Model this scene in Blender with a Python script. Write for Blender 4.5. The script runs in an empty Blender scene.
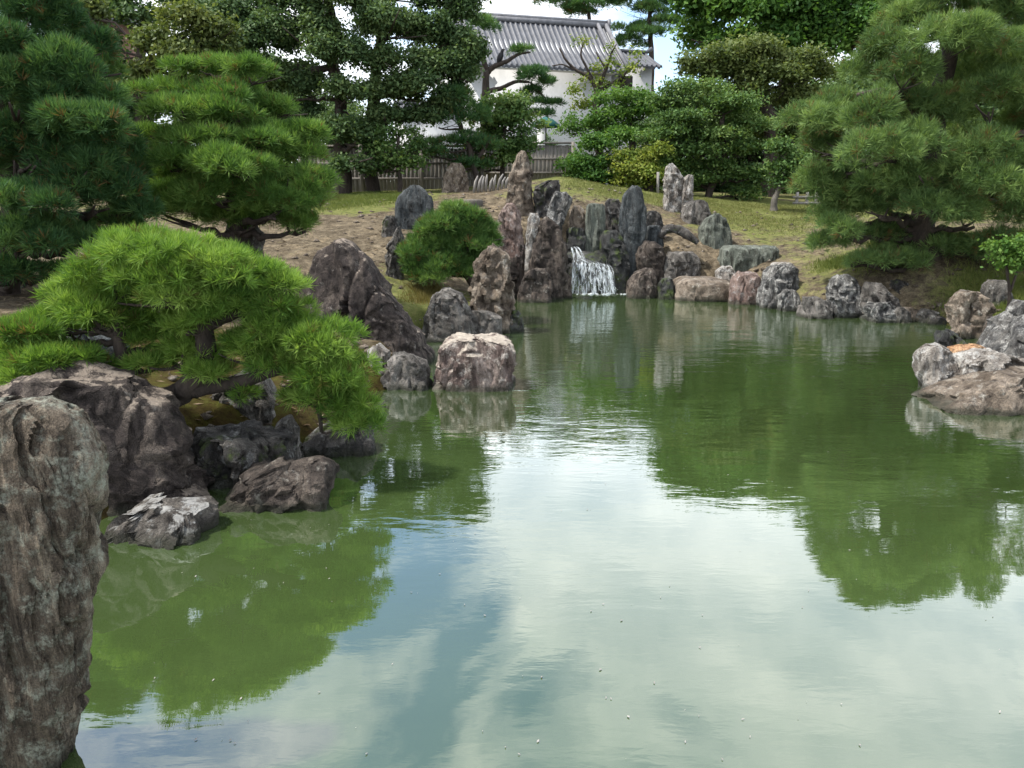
import bpy, math, random
import numpy as np
C = bpy.context.scene
R = math.radians
# ------------------------------------------------------------------ camera, sky, sun, exposure
CAM_H, PITCH, FPX = 2.5, math.atan(184/740), 740.0
cam = bpy.data.objects.new('camera', bpy.data.cameras.new('camera'))
C.collection.objects.link(cam); C.camera = cam
cam.location = (0, 0, CAM_H); cam.rotation_euler = (R(90)-PITCH, 0, 0)
cam.data.sensor_width = 36; cam.data.lens = FPX*36/1024
cam.data.clip_start = 0.05; cam.data.clip_end = 2000
C.render.resolution_x, C.render.resolution_y = 1024, 768
C.view_settings.view_transform = 'Standard'; C.view_settings.look = 'None'
C.view_settings.exposure = 1.1; C.view_settings.gamma = 1.0
C.view_settings.use_curve_mapping = False
SUN_EL, SUN_AZ = 60.0, -98.0           # azimuth from +Y, negative = left of the view axis
sd = bpy.data.lights.new('sun', 'SUN'); sd.energy = 3.3; sd.angle = R(3.0); sd.color = (1, .955, .88)
sun = bpy.data.objects.new('sun', sd); C.collection.objects.link(sun)
sun.rotation_euler = (R(-(90-SUN_EL)), 0, R(-SUN_AZ))
W_ = bpy.data.worlds.new('World'); C.world = W_; W_.use_nodes = True
nt = W_.node_tree; nt.nodes.clear()
def N(nt, t, **k):
    n = nt.nodes.new(t)
    for a, b in k.items():
        if a == 'inp':
            for i, v in b.items(): n.inputs[i].default_value = v
        else: setattr(n, a, b)
    return n
def Lk(nt, a, b): nt.links.new(a, b)
sky = N(nt, 'ShaderNodeTexSky', sky_type='NISHITA', sun_disc=False, sun_elevation=R(SUN_EL), sun_rotation=R(SUN_AZ))
bg1 = N(nt, 'ShaderNodeBackground', inp={1: 0.15}); Lk(nt, sky.outputs[0], bg1.inputs[0])
tc = N(nt, 'ShaderNodeTexCoord')
mp = N(nt, 'ShaderNodeMapping'); mp.inputs['Scale'].default_value = (1.6, 1.6, 3.2); mp.inputs['Location'].default_value = (3.1, 1.7, 0.4)
Lk(nt, tc.outputs['Generated'], mp.inputs[0])
cn = N(nt, 'ShaderNodeTexNoise', inp={'Scale': 1.8, 'Detail': 8.0, 'Roughness': .6, 'Distortion': .6}); Lk(nt, mp.outputs[0], cn.inputs['Vector'])
cr = N(nt, 'ShaderNodeValToRGB'); cr.color_ramp.elements[0].position = .36; cr.color_ramp.elements[1].position = .52
# a clearer, bluer patch of sky low ahead
def blob(direction, rad, amt):
    d = N(nt, 'ShaderNodeVectorMath', operation='DOT_PRODUCT')
    nz = N(nt, 'ShaderNodeVectorMath', operation='NORMALIZE'); Lk(nt, tc.outputs['Generated'], nz.inputs[0])
    Lk(nt, nz.outputs[0], d.inputs[0])
    v = np.array(direction, float); d.inputs[1].default_value = v/np.linalg.norm(v)
    m = N(nt, 'ShaderNodeMapRange', inp={1: math.cos(R(rad)), 2: 1.0, 3: 0.0, 4: amt}); Lk(nt, d.outputs['Value'], m.inputs[0])
    return m.outputs[0]
acc = cn.outputs[0]
for dr, rd, am in (((-.05, .80, .53), 11, -.13), ((-.16, .8, .42), 8, -.09), ((.2, .8, .62), 9, -.05), ((.5, .85, .33), 10, -.06), ((-.25, .8, .36), 7, .10), ((.0, .7, .62), 12, .05), ((-.12, .7, .62), 10, .03), ((.22, .95, .24), 9, -.12), ((.55, .9, .45), 20, .14), ((.12, .85, .5), 9, .1), ((.1, .9, .33), 12, .12)):
    a = N(nt, 'ShaderNodeMath', operation='ADD'); Lk(nt, acc, a.inputs[0]); Lk(nt, blob(dr, rd, am), a.inputs[1]); acc = a.outputs[0]
Lk(nt, acc, cr.inputs[0])
cn2 = N(nt, 'ShaderNodeTexNoise', inp={'Scale': 3.4, 'Detail': 6.0, 'Roughness': .6}); Lk(nt, mp.outputs[0], cn2.inputs['Vector'])
cr2 = N(nt, 'ShaderNodeValToRGB'); e = cr2.color_ramp.elements
e[0].position = .3; e[0].color = (.50, .57, .66, 1); e[1].position = .68; e[1].color = (1.0, 1.0, .99, 1)
Lk(nt, cn2.outputs[0], cr2.inputs[0])
bg2 = N(nt, 'ShaderNodeBackground', inp={1: 1.06}); Lk(nt, cr2.outputs[0], bg2.inputs[0])
mxw = N(nt, 'ShaderNodeMixShader'); Lk(nt, cr.outputs[0], mxw.inputs[0]); Lk(nt, bg1.outputs[0], mxw.inputs[1]); Lk(nt, bg2.outputs[0], mxw.inputs[2])
wo = N(nt, 'ShaderNodeOutputWorld'); Lk(nt, mxw.outputs[0], wo.inputs[0])
C.render.engine = 'CYCLES'
C.cycles.max_bounces = 6; C.cycles.diffuse_bounces = 3; C.cycles.glossy_bounces = 3; C.cycles.transmission_bounces = 4
C.cycles.use_denoising = True

# ------------------------------------------------------------------ helpers
sp, cp = math.sin(PITCH), math.cos(PITCH)
def ray(px, py):
    r, u = (px-512)/FPX, (384-py)/FPX
    return np.array([r, cp+u*sp, -sp+u*cp])
def P(px, py, Y):
    d = ray(px, py); return np.array([0, 0, CAM_H]) + d*(Y/d[1])
def Wt(px, py, z=0.0):
    d = ray(px, py); return np.array([0, 0, CAM_H]) + d*((z-CAM_H)/d[2])
def hsh(ix, iy, iz, seed):
    h = (ix*374761393 + iy*668265263 + iz*2147483647 + seed*1274126177) & 0xffffffff
    h = ((h ^ (h >> 13))*1274126177) & 0xffffffff
    return ((h ^ (h >> 16)) & 0xffff)/65535.0
def vnoise(p, seed=0):
    p = np.asarray(p, float); i = np.floor(p).astype(np.int64); f = p-i; f = f*f*(3-2*f)
    o = 0
    for a in (0, 1):
        for b in (0, 1):
            for c in (0, 1):
                w = (f[..., 0] if a else 1-f[..., 0])*(f[..., 1] if b else 1-f[..., 1])*(f[..., 2] if c else 1-f[..., 2])
                o = o + w*hsh(i[..., 0]+a, i[..., 1]+b, i[..., 2]+c, seed)
    return o*2-1
def fbm(p, oct=4, seed=0):
    o, a, s = 0, .5, 1.0
    for k in range(oct):
        o = o + a*vnoise(np.asarray(p)*s + 17.3*k, seed+k); a *= .5; s *= 2.03
    return o
def facets(p, seed=0):
    p = np.asarray(p, float); sh = p.shape[:-1]; p = p.reshape(-1, 3); i0 = np.floor(p).astype(np.int64); n = len(p)
    f1 = np.full(n, 9.); f2 = np.full(n, 9.); v1 = np.zeros(n); v2 = np.zeros(n)
    for dx in (-1, 0, 1):
        for dy in (-1, 0, 1):
            for dz in (-1, 0, 1):
                c = i0+np.array([dx, dy, dz]); h = [hsh(c[:, 0], c[:, 1], c[:, 2], seed+k) for k in range(7)]
                d = p-(c+np.stack(h[:3], 1)); dist = (d*d).sum(1)**.5
                val = (h[3]-.5)*.5+(d*(np.stack(h[4:7], 1)*2-1)).sum(1)*1.2
                m1 = dist < f1; m2 = (~m1) & (dist < f2)
                v2 = np.where(m1, v1, np.where(m2, val, v2)); f2 = np.where(m1, f1, np.where(m2, dist, f2))
                v1 = np.where(m1, val, v1); f1 = np.where(m1, dist, f1)
    w = np.clip((f2-f1)/.10, 0, 1)
    return (v1*(.5+.5*w)+v2*(.5-.5*w)-.03*(1-w)).reshape(sh)
def mesh_np(name, v, faces, mat=None, parent=None, base=None, smooth=False, var=None, vattr=None):
    """faces: list of (M,k) int arrays; v in world coordinates, stored relative to base."""
    if isinstance(faces, np.ndarray): faces = [faces]
    v = np.asarray(v, np.float32)
    if base is not None: v = v - np.asarray(base, np.float32)
    me = bpy.data.meshes.new(name)
    me.vertices.add(len(v)); me.vertices.foreach_set('co', v.ravel())
    nl = sum(f.size for f in faces); npoly = sum(len(f) for f in faces)
    me.loops.add(nl); me.polygons.add(npoly)
    me.loops.foreach_set('vertex_index', np.concatenate([f.ravel() for f in faces]).astype(np.int32))
    tot = np.concatenate([np.full(len(f), f.shape[1]) for f in faces]).astype(np.int32)
    st = np.concatenate([[0], np.cumsum(tot)[:-1]]).astype(np.int32)
    me.polygons.foreach_set('loop_start', st); me.polygons.foreach_set('loop_total', tot)
    if smooth: me.polygons.foreach_set('use_smooth', np.ones(npoly, bool))
    if var is not None:
        at = me.attributes.new('var', 'FLOAT', 'FACE'); at.data.foreach_set('value', np.asarray(var, np.float32))
    if vattr:
        for k, arr in vattr.items():
            at = me.attributes.new(k, 'FLOAT', 'POINT'); at.data.foreach_set('value', np.asarray(arr, np.float32))
    me.update(); me.validate()
    if mat: me.materials.append(mat)
    o = bpy.data.objects.new(name, me); C.collection.objects.link(o)
    if parent is not None: o.parent = parent
    elif base is not None: o.location = base
    return o
def tag(o, label=None, cat=None, group=None, kind=None):
    if label: o['label'] = label
    if cat: o['category'] = cat
    if group: o['group'] = group
    if kind: o['kind'] = kind
    return o
def thing(name, label, cat, loc, group=None):
    o = bpy.data.objects.new(name, None); C.collection.objects.link(o); o.location = loc; o.empty_display_size = .2
    return tag(o, label, cat, group)
class MB:
    """collects shapes (world coordinates) into one mesh"""
    def __init__(s): s.v = []; s.f = {}; s.n = 0
    def add(s, v, *fs):
        v = np.asarray(v, float)
        for f in fs:
            f = np.asarray(f); s.f.setdefault(f.shape[1], []).append(f+s.n)
        s.v.append(v); s.n += len(v)
    def box(s, c, size, rz=0, tilt=None):
        c = np.array(c, float); h = np.array(size)/2
        q = np.array([[x, y, z] for x in (-1, 1) for y in (-1, 1) for z in (-1, 1)])*h
        if tilt is not None: q = q @ np.asarray(tilt).T
        ca, sa = math.cos(rz), math.sin(rz)
        q = q @ np.array([[ca, sa, 0], [-sa, ca, 0], [0, 0, 1]])
        s.add(q+c, [[0, 1, 3, 2], [4, 6, 7, 5], [0, 4, 5, 1], [2, 3, 7, 6], [0, 2, 6, 4], [1, 5, 7, 3]])
    def tube(s, pts, rad, n=8, jit=0, seed=0):
        pts = np.asarray(pts, float); rad = np.broadcast_to(np.asarray(rad, float), (len(pts),))
        t = np.gradient(pts, axis=0); t /= np.linalg.norm(t, axis=1, keepdims=True)+1e-9
        ref = np.array([0.31, .2, 1.0]) if abs(t[:, 2]).mean() < .8 else np.array([1.0, .2, .1])
        a = np.cross(t, ref); a /= np.linalg.norm(a, axis=1, keepdims=True)+1e-9
        b = np.cross(t, a)
        th = np.linspace(0, 2*math.pi, n, endpoint=False)
        rr = rad[:, None]*np.ones(n)
        if jit:
            q = pts[:, None]+a[:, None]*np.cos(th)[None, :, None]+b[:, None]*np.sin(th)[None, :, None]
            rr = rr*(1+jit*fbm(q*3.0/max(rad.max(), .02)*.15, 3, seed))
        v = pts[:, None, :] + a[:, None, :]*(np.cos(th)[None, :]*rr)[..., None] + b[:, None, :]*(np.sin(th)[None, :]*rr)[..., None]
        m = len(pts); i = np.arange(m-1)[:, None]*n; j = np.arange(n)[None]; j2 = (j+1) % n
        q = np.stack([i+j, i+j2, i+n+j2, i+n+j], -1).reshape(-1, 4)
        vv = np.concatenate([v.reshape(-1, 3), pts[:1], pts[-1:]])
        k = np.arange(n); k2 = (k+1) % n
        s.add(vv, q, np.stack([k2, k, np.full(n, m*n)], 1), np.stack([(m-1)*n+k, (m-1)*n+k2, np.full(n, m*n+1)], 1))
    def build(s, name, mat, parent=None, base=None, smooth=False):
        return mesh_np(name, np.concatenate(s.v), [np.concatenate(f) for f in s.f.values()], mat, parent, base, smooth)
def smooth_path(pts, n):
    pts = np.asarray(pts, float); d = np.r_[0, np.cumsum(np.linalg.norm(np.diff(pts, axis=0), axis=1))]
    t = np.linspace(0, d[-1], n); o = np.stack([np.interp(t, d, pts[:, k]) for k in range(3)], 1)
    for _ in range(2): o[1:-1] = (o[:-2]+2*o[1:-1]+o[2:])/4
    return o

# ------------------------------------------------------------------ materials
def newmat(name):
    m = bpy.data.materials.new(name); m.use_nodes = True; m.node_tree.nodes.clear(); return m, m.node_tree
def ramp(nt, src, stops):
    r = N(nt, 'ShaderNodeValToRGB'); el = r.color_ramp.elements
    el[0].position, el[0].color = stops[0][0], (*stops[0][1], 1); el[1].position, el[1].color = stops[-1][0], (*stops[-1][1], 1)
    for p_, c_ in stops[1:-1]:
        x = el.new(p_); x.color = (*c_, 1)
    Lk(nt, src, r.inputs[0]); return r.outputs[0]
def mixc(nt, f, a, b, mode='MIX'):
    m = N(nt, 'ShaderNodeMix', data_type='RGBA', blend_type=mode)
    for i, s in ((0, f), (6, a), (7, b)):
        if isinstance(s, (int, float)): m.inputs[i].default_value = s
        elif isinstance(s, tuple): m.inputs[i].default_value = (*s, 1)
        else: Lk(nt, s, m.inputs[i])
    return m.outputs[2]
def mth(nt, op, a, b=None):
    m = N(nt, 'ShaderNodeMath', operation=op)
    for i, s in ((0, a), (1, b)):
        if s is None: continue
        if isinstance(s, (int, float)): m.inputs[i].default_value = s
        else: Lk(nt, s, m.inputs[i])
    return m.outputs[0]
def noise(nt, vec, scale, detail=6.0, rough=.6, dist=0.0):
    n = N(nt, 'ShaderNodeTexNoise', inp={'Scale': scale, 'Detail': detail, 'Roughness': rough, 'Distortion': dist})
    Lk(nt, vec, n.inputs['Vector']); return n.outputs[0]
def objvec(nt, scale=(1, 1, 1), rot=(0, 0, 0)):
    t = N(nt, 'ShaderNodeTexCoord'); oi = N(nt, 'ShaderNodeObjectInfo')
    ad = N(nt, 'ShaderNodeVectorMath', operation='ADD'); Lk(nt, t.outputs['Object'], ad.inputs[0])
    mu = mth(nt, 'MULTIPLY', oi.outputs['Random'], 53.0); Lk(nt, mu, ad.inputs[1])
    m = N(nt, 'ShaderNodeMapping'); m.inputs['Scale'].default_value = scale; m.inputs['Rotation'].default_value = rot
    Lk(nt, ad.outputs[0], m.inputs[0]); return m.outputs[0], ad.outputs[0]
def finish(nt, col, rough=.85, bump=None, bdist=.02, bstr=.6, spec=.3):
    b = N(nt, 'ShaderNodeBsdfPrincipled', inp={'Roughness': rough, 'Specular IOR Level': spec})
    if isinstance(col, tuple): b.inputs['Base Color'].default_value = (*col, 1)
    else: Lk(nt, col, b.inputs['Base Color'])
    if bump is not None:
        bp = N(nt, 'ShaderNodeBump', inp={'Strength': bstr, 'Distance': bdist}); Lk(nt, bump, bp.inputs['Height']); Lk(nt, bp.outputs[0], b.inputs['Normal'])
    o = N(nt, 'ShaderNodeOutputMaterial'); Lk(nt, b.outputs[0], o.inputs[0]); return b
def rock_mat(name, c1, c2, c3, lichen=(.55, .55, .50), lamt=.5, streak=(1, 1, .35), sc=1.0, moss=0.0, rough=.85, rot=(0, 0, 0), cap=None, capt=.48):
    m, nt = newmat(name); v, v0 = objvec(nt, streak, rot)
    n1 = noise(nt, v, 2.2*sc, 9, .66, 1.0); n2 = noise(nt, v, 7*sc, 9, .74, .5); n3 = noise(nt, v0, 5*sc, 10, .72, .2); n4 = noise(nt, v0, 30*sc, 5, .7)
    col = ramp(nt, n1, [(.36, c1), (.5, c2), (.62, c3)])
    dk = ramp(nt, n2, [(.36, (.22, .20, .19)), (.47, (.75, .73, .72)), (.56, (1, 1, 1)), (.68, (1.6, 1.55, 1.48))])
    col = mixc(nt, 1.0, col, dk, 'MULTIPLY')
    gn = noise(nt, v0, 85*sc, 3, .75)
    col = mixc(nt, .8, col, ramp(nt, gn, [(.36, (.45, .43, .41)), (.5, (1, 1, 1)), (.66, (1.55, 1.5, 1.42))]), 'MULTIPLY')
    lm = ramp(nt, n3, [(.60-.14*lamt, (0, 0, 0)), (.70-.12*lamt, (1, 1, 1))])
    l2 = ramp(nt, n4, [(.40, (.15, .15, .15)), (.56, (1, 1, 1))])
    lf = mth(nt, 'MULTIPLY', mth(nt, 'MULTIPLY', lm, l2), min(1, .55+.4*lamt))
    col = mixc(nt, lf, col, lichen)
    if cap:   # pale crust on upper faces; sunlit crests are painted in with it
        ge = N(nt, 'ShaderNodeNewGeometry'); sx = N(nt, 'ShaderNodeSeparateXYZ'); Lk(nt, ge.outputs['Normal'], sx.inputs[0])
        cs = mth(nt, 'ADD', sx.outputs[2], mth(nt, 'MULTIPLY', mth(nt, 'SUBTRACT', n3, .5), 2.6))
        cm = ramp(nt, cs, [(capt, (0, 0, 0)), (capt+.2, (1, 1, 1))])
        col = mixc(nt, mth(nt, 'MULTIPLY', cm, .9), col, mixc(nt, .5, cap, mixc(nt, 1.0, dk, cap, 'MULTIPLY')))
    if moss:
        n5 = noise(nt, v0, 3*sc, 8, .65); mk = ramp(nt, n5, [(.58-.2*moss, (0, 0, 0)), (.68-.15*moss, (1, 1, 1))])
        col = mixc(nt, mk, col, (.06, .085, .02))
    gp = N(nt, 'ShaderNodeNewGeometry'); sz_ = N(nt, 'ShaderNodeSeparateXYZ'); Lk(nt, gp.outputs['Position'], sz_.inputs[0])   # damp algae band at the pond's level
    wl_ = N(nt, 'ShaderNodeMapRange', inp={1: .03, 2: .11, 3: 1.0, 4: 0.0}); Lk(nt, mth(nt, 'SUBTRACT', sz_.outputs[2], mth(nt, 'MULTIPLY', mth(nt, 'SUBTRACT', n3, .5), .22)), wl_.inputs[0])
    col = mixc(nt, mth(nt, 'MULTIPLY', wl_.outputs[0], .8), col, (.022, .024, .014))
    vo = N(nt, 'ShaderNodeTexVoronoi', feature='DISTANCE_TO_EDGE', inp={'Scale': 2.6*sc}); 
    wv = N(nt, 'ShaderNodeVectorMath', operation='ADD'); Lk(nt, v, wv.inputs[0])
    nn = N(nt, 'ShaderNodeTexNoise', inp={'Scale': 3*sc, 'Detail': 5.0}); Lk(nt, v, nn.inputs['Vector']); Lk(nt, nn.outputs['Color'], wv.inputs[1]); Lk(nt, wv.outputs[0], vo.inputs['Vector'])
    ck = ramp(nt, vo.outputs['Distance'], [(0, (0, 0, 0)), (.035, (1, 1, 1))])
    h = mth(nt, 'ADD', mth(nt, 'MULTIPLY', n2, 1.3), mth(nt, 'ADD', mth(nt, 'MULTIPLY', mth(nt, 'ADD', n4, mth(nt, 'MULTIPLY', gn, .35)), .55), mth(nt, 'MULTIPLY', ck, .25)))
    finish(nt, col, rough, h, .055/sc, 1.0); return m
def leaf_mat(name, dark, mid, light, trans=.35, rough=.55):
    m, nt = newmat(name)
    at = N(nt, 'ShaderNodeAttribute', attribute_name='var')
    oi = N(nt, 'ShaderNodeObjectInfo')
    f = mth(nt, 'ADD', at.outputs['Fac'], mth(nt, 'MULTIPLY', mth(nt, 'SUBTRACT', oi.outputs['Random'], .5), .12))
    col = ramp(nt, f, [(-.0, (.15, .095, .04)), (.07, dark), (.5, mid), (.95, light)] if 'pine' in name else [(.05, dark), (.5, mid), (.95, light)])
    b = N(nt, 'ShaderNodeBsdfPrincipled', inp={'Roughness': rough, 'Specular IOR Level': .14}); Lk(nt, col, b.inputs['Base Color'])
    t = N(nt, 'ShaderNodeBsdfTranslucent'); Lk(nt, mixc(nt, 1.0, col, (1.35, 1.35, .7), 'MULTIPLY'), t.inputs[0])
    mx = N(nt, 'ShaderNodeMixShader', inp={0: trans}); Lk(nt, b.outputs[0], mx.inputs[1]); Lk(nt, t.outputs[0], mx.inputs[2])
    o = N(nt, 'ShaderNodeOutputMaterial'); Lk(nt, mx.outputs[0], o.inputs[0]); return m
def simple_mat(name, c1, c2, sc=6, streak=(1, 1, 1), rough=.8, bd=.01, spec=.3):
    m, nt = newmat(name); v, v0 = objvec(nt, streak)
    n1 = noise(nt, v, sc, 8, .65); n2 = noise(nt, v, sc*5, 5, .6)
    col = ramp(nt, mth(nt, 'ADD', mth(nt, 'MULTIPLY', n1, .7), mth(nt, 'MULTIPLY', n2, .3)), [(.34, c1), (.66, c2)])
    finish(nt, col, rough, n2, bd, .5, spec); return m

M = {}
M['rk_front'] = rock_mat('front_stone', (.056, .044, .033), (.138, .112, .085), (.245, .208, .16), (.36, .38, .31), .75, (1.7, 1.7, .3), 1.8)
M['rk_brown'] = rock_mat('brown_stone', (.030, .024, .021), (.070, .057, .049), (.15, .125, .105), (.45, .42, .37), .2, (1, 1, .6), 1.3)
M['rk_dark'] = rock_mat('dark_stone', (.022, .022, .023), (.055, .052, .050), (.12, .112, .104), (.42, .42, .41), .35, (1, 1, .6), 1.2, .12)
M['rk_wet'] = rock_mat('damp_stone', (.016, .017, .018), (.04, .042, .042), (.085, .085, .08), (.22, .23, .22), .2, (1, 1, .5), 1.2, .3, .5)
M['rk_slate'] = rock_mat('slate_stone', (.035, .042, .046), (.065, .075, .08), (.10, .11, .115), (.2, .22, .22), .1, (1.2, 1.2, .25), 1.0)
M['rk_green'] = rock_mat('greenish_stone', (0.063, 0.074, 0.063), (0.128, 0.145, 0.123), (0.212, 0.234, 0.200), (0.340, 0.365, 0.323), .4, (1.8, 1.8, .22), 1.0)
M['rk_grey'] = rock_mat('grey_stone', (0.054, 0.050, 0.047), (0.126, 0.119, 0.110), (0.221, 0.208, 0.196), (0.416, 0.408, 0.384), .35, (1, 1, .6), 1.0)
M['rk_tan'] = rock_mat('tan_stone', (0.091, 0.070, 0.052), (0.170, 0.139, 0.109), (0.266, 0.224, 0.182), (0.450, 0.427, 0.375), .4, (1, 1, .7), 1.0)
M['rk_white'] = rock_mat('pale_stone', (0.112, 0.096, 0.084), (0.231, 0.211, 0.190), (0.370, 0.350, 0.323), (0.576, 0.568, 0.544), .8, (1.2, 1.2, .5), 1.1)
M['rk_red'] = rock_mat('reddish_stone', (0.099, 0.063, 0.054), (0.187, 0.136, 0.119), (0.306, 0.238, 0.212), (0.468, 0.442, 0.425), .5, (1, 1, .5), 1.2)
M['rk_orange'] = rock_mat('orange_stone', (.30, .16, .08), (.48, .28, .15), (.58, .38, .23), (.6, .55, .5), .15, (1, 1, 1), 1.0)
M['rk_vein'] = rock_mat('veined_stone', (0.040, 0.042, 0.044), (0.090, 0.090, 0.090), (0.180, 0.176, 0.167), (0.465, 0.458, 0.435), .75, (1.4, 1.4, .6), 1.5, rot=(.4, .5, 0))
M['bark'] = simple_mat('pine_bark', (.018, .014, .012), (.075, .058, .048), 9, (1, 1, .35), .9, .03)
M['bark_grey'] = simple_mat('grey_bark', (.05, .045, .04), (.16, .145, .125), 9, (1, 1, .3), .9, .02)
M['pine_far'] = leaf_mat('dark_pine_needles', (.026, .068, .030), (.060, .134, .048), (.13, .22, .068), .3)
M['pine_right'] = leaf_mat('olive_pine_needles', (.055, .105, .040), (.115, .190, .062), (.22, .31, .10), .3)
M['pine_pad'] = leaf_mat('bright_pine_needles', (.042, .098, .026), (.100, .195, .044), (.20, .305, .08), .35)
M['pine_front'] = leaf_mat('fresh_pine_needles', (.055, .125, .026), (.13, .235, .042), (.25, .36, .085), .38)
M['lf_dark'] = leaf_mat('dark_leaves', (.034, .066, .030), (.074, .128, .050), (.145, .20, .08), .3, .6)
M['lf_mid'] = leaf_mat('mid_green_leaves', (.038, .08, .028), (.085, .155, .045), (.18, .25, .08), .3)
M['lf_olive'] = leaf_mat('olive_leaves', (.045, .07, .024), (.10, .135, .042), (.19, .22, .075), .3)
M['lf_bright'] = leaf_mat('light_green_leaves', (.035, .09, .022), (.08, .165, .035), (.15, .245, .06), .35)
M['lf_yellow'] = leaf_mat('yellowish_leaves', (.055, .09, .02), (.12, .18, .035), (.25, .28, .06), .35)
M['grass'] = leaf_mat('grass_blades', (.05, .075, .018), (.105, .14, .034), (.20, .21, .07), .3)
M['moundgrass'] = leaf_mat('thin_lawn_blades', (.065, .085, .024), (.125, .142, .044), (.22, .21, .085), .3)
M['pine_island'] = leaf_mat('deep_green_pine_needles', (.035, .085, .025), (.08, .155, .042), (.16, .25, .075), .3)
M['litter'] = leaf_mat('fallen_leaf_litter', (.045, .028, .016), (.12, .078, .045), (.26, .20, .13), .1)
M['drygrass'] = leaf_mat('dry_grass_blades', (.08, .06, .025), (.14, .12, .04), (.21, .18, .075), .3)
M['fence'] = simple_mat('weathered_wood', (.10, .09, .08), (.24, .22, .20), 5, (6, 6, .4), .85)
M['plaster'] = simple_mat('white_plaster', (.44, .445, .45), (.60, .605, .61), .7, (1, 1, .6), .8, .005)
M['tile'] = simple_mat('roof_tile', (.036, .039, .048), (.090, .095, .112), 2.2, (1, 1, 1), .5, .01, .5)
M['tile_dark'] = simple_mat('ridge_tile', (.09, .092, .10), (.2, .2, .22), 3, (1, 1, 1), .5)
M['darkwood'] = simple_mat('dark_wood', (.02, .018, .016), (.06, .05, .045), 5, (1, 1, .3))
M['teal'] = simple_mat('teal_cloth', (.01, .07, .065), (.02, .11, .10), 3)
M['feather'] = simple_mat('black_feathers', (.006, .006, .008), (.018, .018, .022), 8, rough=.5)
M['redwall'] = simple_mat('red_brown_wall', (.14, .075, .055), (.24, .14, .10), 3)
M['stake'] = simple_mat('pale_split_wood', (.12, .11, .10), (.34, .32, .30), 4, (3, 3, .5))

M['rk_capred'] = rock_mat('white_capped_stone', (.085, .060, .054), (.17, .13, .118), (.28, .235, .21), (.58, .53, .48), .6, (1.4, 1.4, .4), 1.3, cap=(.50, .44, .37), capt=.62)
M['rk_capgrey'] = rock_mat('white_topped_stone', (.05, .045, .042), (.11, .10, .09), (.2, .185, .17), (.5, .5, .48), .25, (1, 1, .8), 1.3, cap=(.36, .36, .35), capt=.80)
M['rk_capbrown'] = rock_mat('pale_crested_stone', (.026, .020, .019), (.055, .044, .040), (.12, .10, .086), (.42, .39, .35), .1, (1, 1, .7), 1.2, cap=(.30, .25, .205), capt=.80)  # crest tint also paints the sunlit rim of the huge peaked stone
def ground_mat():
    m, nt = newmat('garden_ground'); t = N(nt, 'ShaderNodeTexCoord'); v = t.outputs['Object']
    g = N(nt, 'ShaderNodeAttribute', attribute_name='grass').outputs['Fac']
    ms = N(nt, 'ShaderNodeAttribute', attribute_name='moss').outputs['Fac']
    n1 = noise(nt, v, .9, 8, .65); n2 = noise(nt, v, 6, 8, .7); n3 = noise(nt, v, 28, 6, .7)
    soil = ramp(nt, n2, [(.3, (.046, .037, .025)), (.5, (.112, .091, .063)), (.7, (.205, .17, .122))])
    soil = mixc(nt, .75, soil, ramp(nt, noise(nt, v, 1.6, 6, .7, .5), [(.34, (.45, .42, .40)), (.5, (1, 1, 1)), (.64, (1.55, 1.5, 1.42))]), 'MULTIPLY')
    soil = mixc(nt, .8, soil, ramp(nt, n3, [(.35, (.4, .37, .34)), (.5, (1, 1, 1)), (.68, (1.5, 1.45, 1.35))]), 'MULTIPLY')
    gr = ramp(nt, n2, [(.3, (.065, .080, .022)), (.52, (.125, .135, .045)), (.7, (.21, .19, .085))])
    gr = mixc(nt, .6, gr, ramp(nt, n3, [(.35, (.55, .6, .5)), (.6, (1.1, 1.1, 1))]), 'MULTIPLY')
    k = mth(nt, 'ADD', g, mth(nt, 'MULTIPLY', mth(nt, 'SUBTRACT', mth(nt, 'ADD', mth(nt, 'MULTIPLY', n1, .6), mth(nt, 'MULTIPLY', n2, .4)), .5), 2.2))
    kf = N(nt, 'ShaderNodeMapRange', inp={1: .38, 2: .62}); Lk(nt, k, kf.inputs[0])
    col = mixc(nt, kf.outputs[0], soil, gr)
    mo = ramp(nt, n2, [(.3, (.025, .013, .007)), (.5, (.045, .035, .009)), (.72, (.075, .085, .014))])
    k2 = mth(nt, 'ADD', ms, mth(nt, 'MULTIPLY', mth(nt, 'SUBTRACT', n1, .5), 1.2))
    kf2 = N(nt, 'ShaderNodeMapRange', inp={1: .4, 2: .6}); Lk(nt, k2, kf2.inputs[0])
    col = mixc(nt, kf2.outputs[0], col, mo)
    finish(nt, col, .95, mth(nt, 'ADD', n2, mth(nt, 'MULTIPLY', n3, .6)), .06, .8, .1); return m
M['ground'] = ground_mat()

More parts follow.
